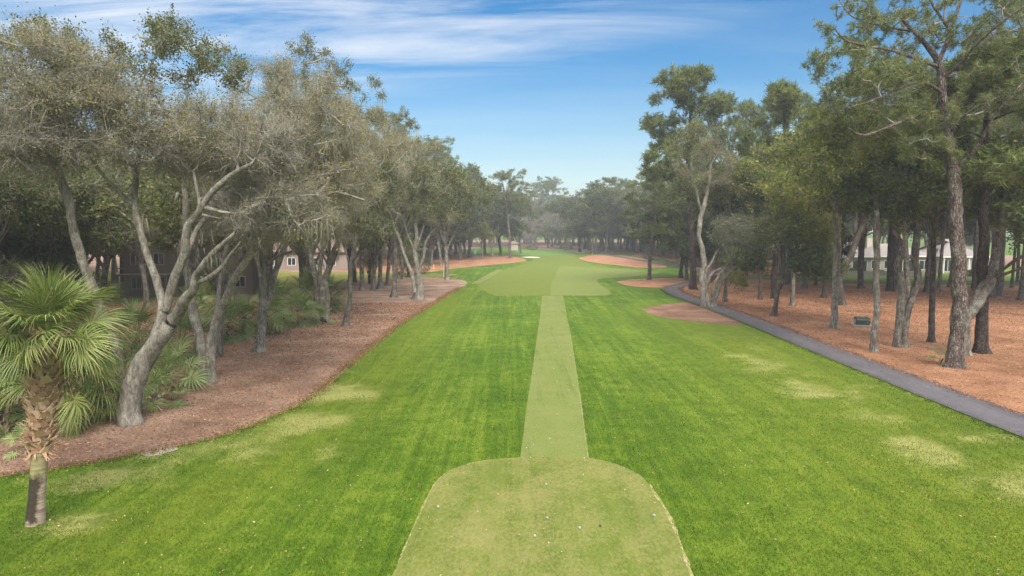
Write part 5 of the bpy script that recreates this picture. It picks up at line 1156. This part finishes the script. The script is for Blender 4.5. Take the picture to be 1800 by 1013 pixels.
for x, z in ((-.4, 1.0), (2.2, 1.0), (4.6, 1.0), (2.2, 3.3)): window(e, x, z, 1.2, 1.2, 2.0, 'trim_tan')
link('deck', Acc().box(-8.2, -2.4, -2.2, -.02, 2.6, 2.8).box(-8.2, -8.0, -2.2, -2.0, 0, 2.6).box(-2.6, -2.4, -2.2, -2.0, 0, 2.6).box(-8.2, -2.4, -2.2, -2.1, 3.5, 3.6).mesh('deck', M['siding']), e)
hb = G(535, 474); e = empty('pink_house', hb, 0); tag(e, 'distant pinkish house glimpsed between trunks of the left wood', 'house')
link('wall', Acc().box(-9, 9, 0, 9, 0, 3.4).mesh('wall', M['pinkwall']), e); link('roof', hip_roof(-9, 9, 0, 9, 3.6, 6.2).mesh('roof', M['roof_brown']), e)
for x in (-6, -2.5, 2, 5.5): window(e, x, .9, 1.5, 1.4, 0)
hb = G(903, 440.5); e = empty('garden_shed', hb, 0); tag(e, 'small pale shed far off, left of the green', 'shed')
link('wall', Acc().box(-1.6, 1.6, 0, 3, 0, 2.4).mesh('wall', M['wall_white']), e); link('roof', hip_roof(-1.6, 1.6, 0, 3, 2.6, 3.6, .4).mesh('roof', M['roof_brown']), e)
link('door', Acc().box(-.5, .5, -.05, .0, 0, 2.0).mesh('door', M['trim_tan']), e)

# ---------------------------------------------------------------- small things
M['box_green'] = flat('box_green', (0.035, 0.06, 0.05), .5, .15, 3, .4); M['concrete'] = flat('concrete', (0.36, 0.33, 0.29), .9, .2, 6)
M['box_side'] = flat('box_side_grey', (0.28, 0.31, 0.28), .6, .15, 3, .3)
b = G(1515, 573); e = empty('utility_box', b, math.radians(-12)); tag(e, 'dark green utility box on the straw, grey sided, on a concrete pad', 'utility box')
s = b[1] / F_PX * 22 / 2
a = Acc().box(-s, s, -.38, .38, .12, .62)
a.add([(-s-.02,-.42,.62),(s+.02,-.42,.62),(s+.02,.42,.68),(-s-.02,.42,.68),(-s+.02,-.36,.70),(s-.02,-.36,.70),(s-.02,.38,.74),(-s+.02,.38,.74)], [(0,1,5,4),(1,2,6,5),(2,3,7,6),(3,0,4,7),(4,5,6,7),(3,2,1,0)])
link('housing', a.mesh('housing', M['box_green']), e)
link('pad', Acc().box(-s-.2, s+.2, -.6, .6, 0, .118).mesh('pad', M['concrete']), e)
link('lid_edge', Acc().box(-s+.02, s-.02, -.40, -.383, .52, .60).mesh('lid_edge', M['box_side']), e)
link('side_panel', Acc().box(-s-.025, -s-.003, -.3, .3, .2, .56).mesh('side_panel', M['box_side']), e)
link('handle', Acc().box(s*.5, s*.7, -.42, -.384, .34, .38).mesh('handle', M['box_side']), e)

M['marker'] = flat('marker_white', (0.34, 0.33, 0.31), .5, .05); M['marker_dk'] = flat('marker_dark', (0.05, 0.06, 0.05), .6)
for (px, py, s, mt, lab) in [(770,893,.055,'marker','upright pale tee marker near the left edge of the tee'),(1150,908,.05,'marker','pale tee marker near the right edge of the tee'),
        (962,912,.045,'marker','white tee marker near the middle of the tee'),(1019,930,.05,'marker','white tee marker right of the middle of the tee'),
        (940,944,.05,'marker','white tee marker nearest the camera on the tee'),(960,853,.045,'marker','pale tee marker farthest up the tee by the strip'),(1055,926,.045,'marker_dk','dark tee marker on the right half of the tee')]:
    e = empty('tee_marker', G(px, py, .012)); tag(e, lab, 'tee marker')
    s *= .75
    link('knob', Acc().lathe([(s*.35,0),(s*.8,s*.25),(s,s*.8),(s*.8,s*1.5),(s*.3,s*1.85),(.002,s*1.9)], 10).mesh('knob', M[mt]), e)
    link('spike', Acc().lathe([(.006,-.06),(.006,0)], 6).mesh('spike', M['marker_dk']), e)
M['stake_w'] = flat('stake_white', (0.75, 0.74, 0.70), .5, .05); M['stake_y'] = flat('stake_yellow', (0.72, 0.55, 0.14), .5, .05); M['teal'] = flat('teal_paint', (0.08, 0.25, 0.22), .5)
def stake(px, py, h, mat, lab, w=.05):
    e = empty('course_stake', G(px, py)); tag(e, lab, 'stake')
    link('post', Acc().box(-w, w, -w, w, 0, h).mesh('post', M[mat]), e)
    link('tip', Acc().add([(-w,-w,h),(w,-w,h),(w,w,h),(-w,w,h),(0,0,h+.12)], [(0,1,4),(1,2,4),(2,3,4),(3,0,4)]).mesh('tip', M[mat]), e)
stake(780, 487, 2.2, 'stake_w', 'tall white stake left of the pair-trunked oak', .045); stake(762.5, 474, 1.0, 'stake_y', 'short yellow-white stake on the grass behind the left bed', .06)
e = empty('ball_washer', G(835, 457.5)); tag(e, 'teal ball washer on a pole in the far left straw bed', 'ball washer')
link('pole', Acc().lathe([(.06,0),(.06,1.5)], 8).mesh('pole', M['teal']), e)
link('housing', Acc().lathe([(.14,1.5),(.3,1.6),(.34,2.1),(.3,2.5),(.12,2.7)], 10).mesh('housing', M['teal']), e)

# fallen branches and scraps on the litter
def stick(px, py, L, ang, lab, r=.035, pale=True):
    g = G(px, py); rg = np.random.default_rng(int(px)); n_ = 7; t = np.linspace(0, 1, n_)
    p = np.stack([math.cos(ang) * L * t, math.sin(ang) * L * t + rg.normal(0, .05, n_), .05 + .06 * np.sin(t * 3.1), np.linspace(r, r * .3, n_)], 1)
    v, q = tube_set([p, np.array([np.append(p[3, :3], r * .5), (p[3, 0] + .3 * math.cos(ang + .9) * L * .5, p[3, 1] + .3 * math.sin(ang + .9) * L, .10, r * .2)])], 6)
    tag(link('fallen_branch', np_mesh('fallen_branch', v, quads=q, mat=M['twig']), None, g), lab, 'branch')
stick(648, 556, 2.6, .1, 'pale fallen branch on litter right of the slender oak', .05); stick(622, 541, 1.6, -.2, 'small pale fallen branch behind the slender oak', .05)
stick(440, 630, .9, .3, 'short fallen branch left of the knotted oak', .04); stick(735, 664, 0.2, .2, 'tiny twig on the grass', .01)

# ---------------------------------------------------------------- haze
m, nt, out = newmat('haze_air'); pv_ = N(nt, 'ShaderNodeVolumePrincipled')
pv_.inputs['Color'].default_value = (0.86, 0.91, 0.96, 1); pv_.inputs['Density'].default_value = 0.0007; pv_.inputs['Anisotropy'].default_value = 0.2
nt.links.new(pv_.outputs[0], out.inputs['Volume'])
hzo = link('haze', Acc().box(-330, 330, -60, 470, -1, 40).mesh('haze', m)); tag(hzo, kind='stuff')
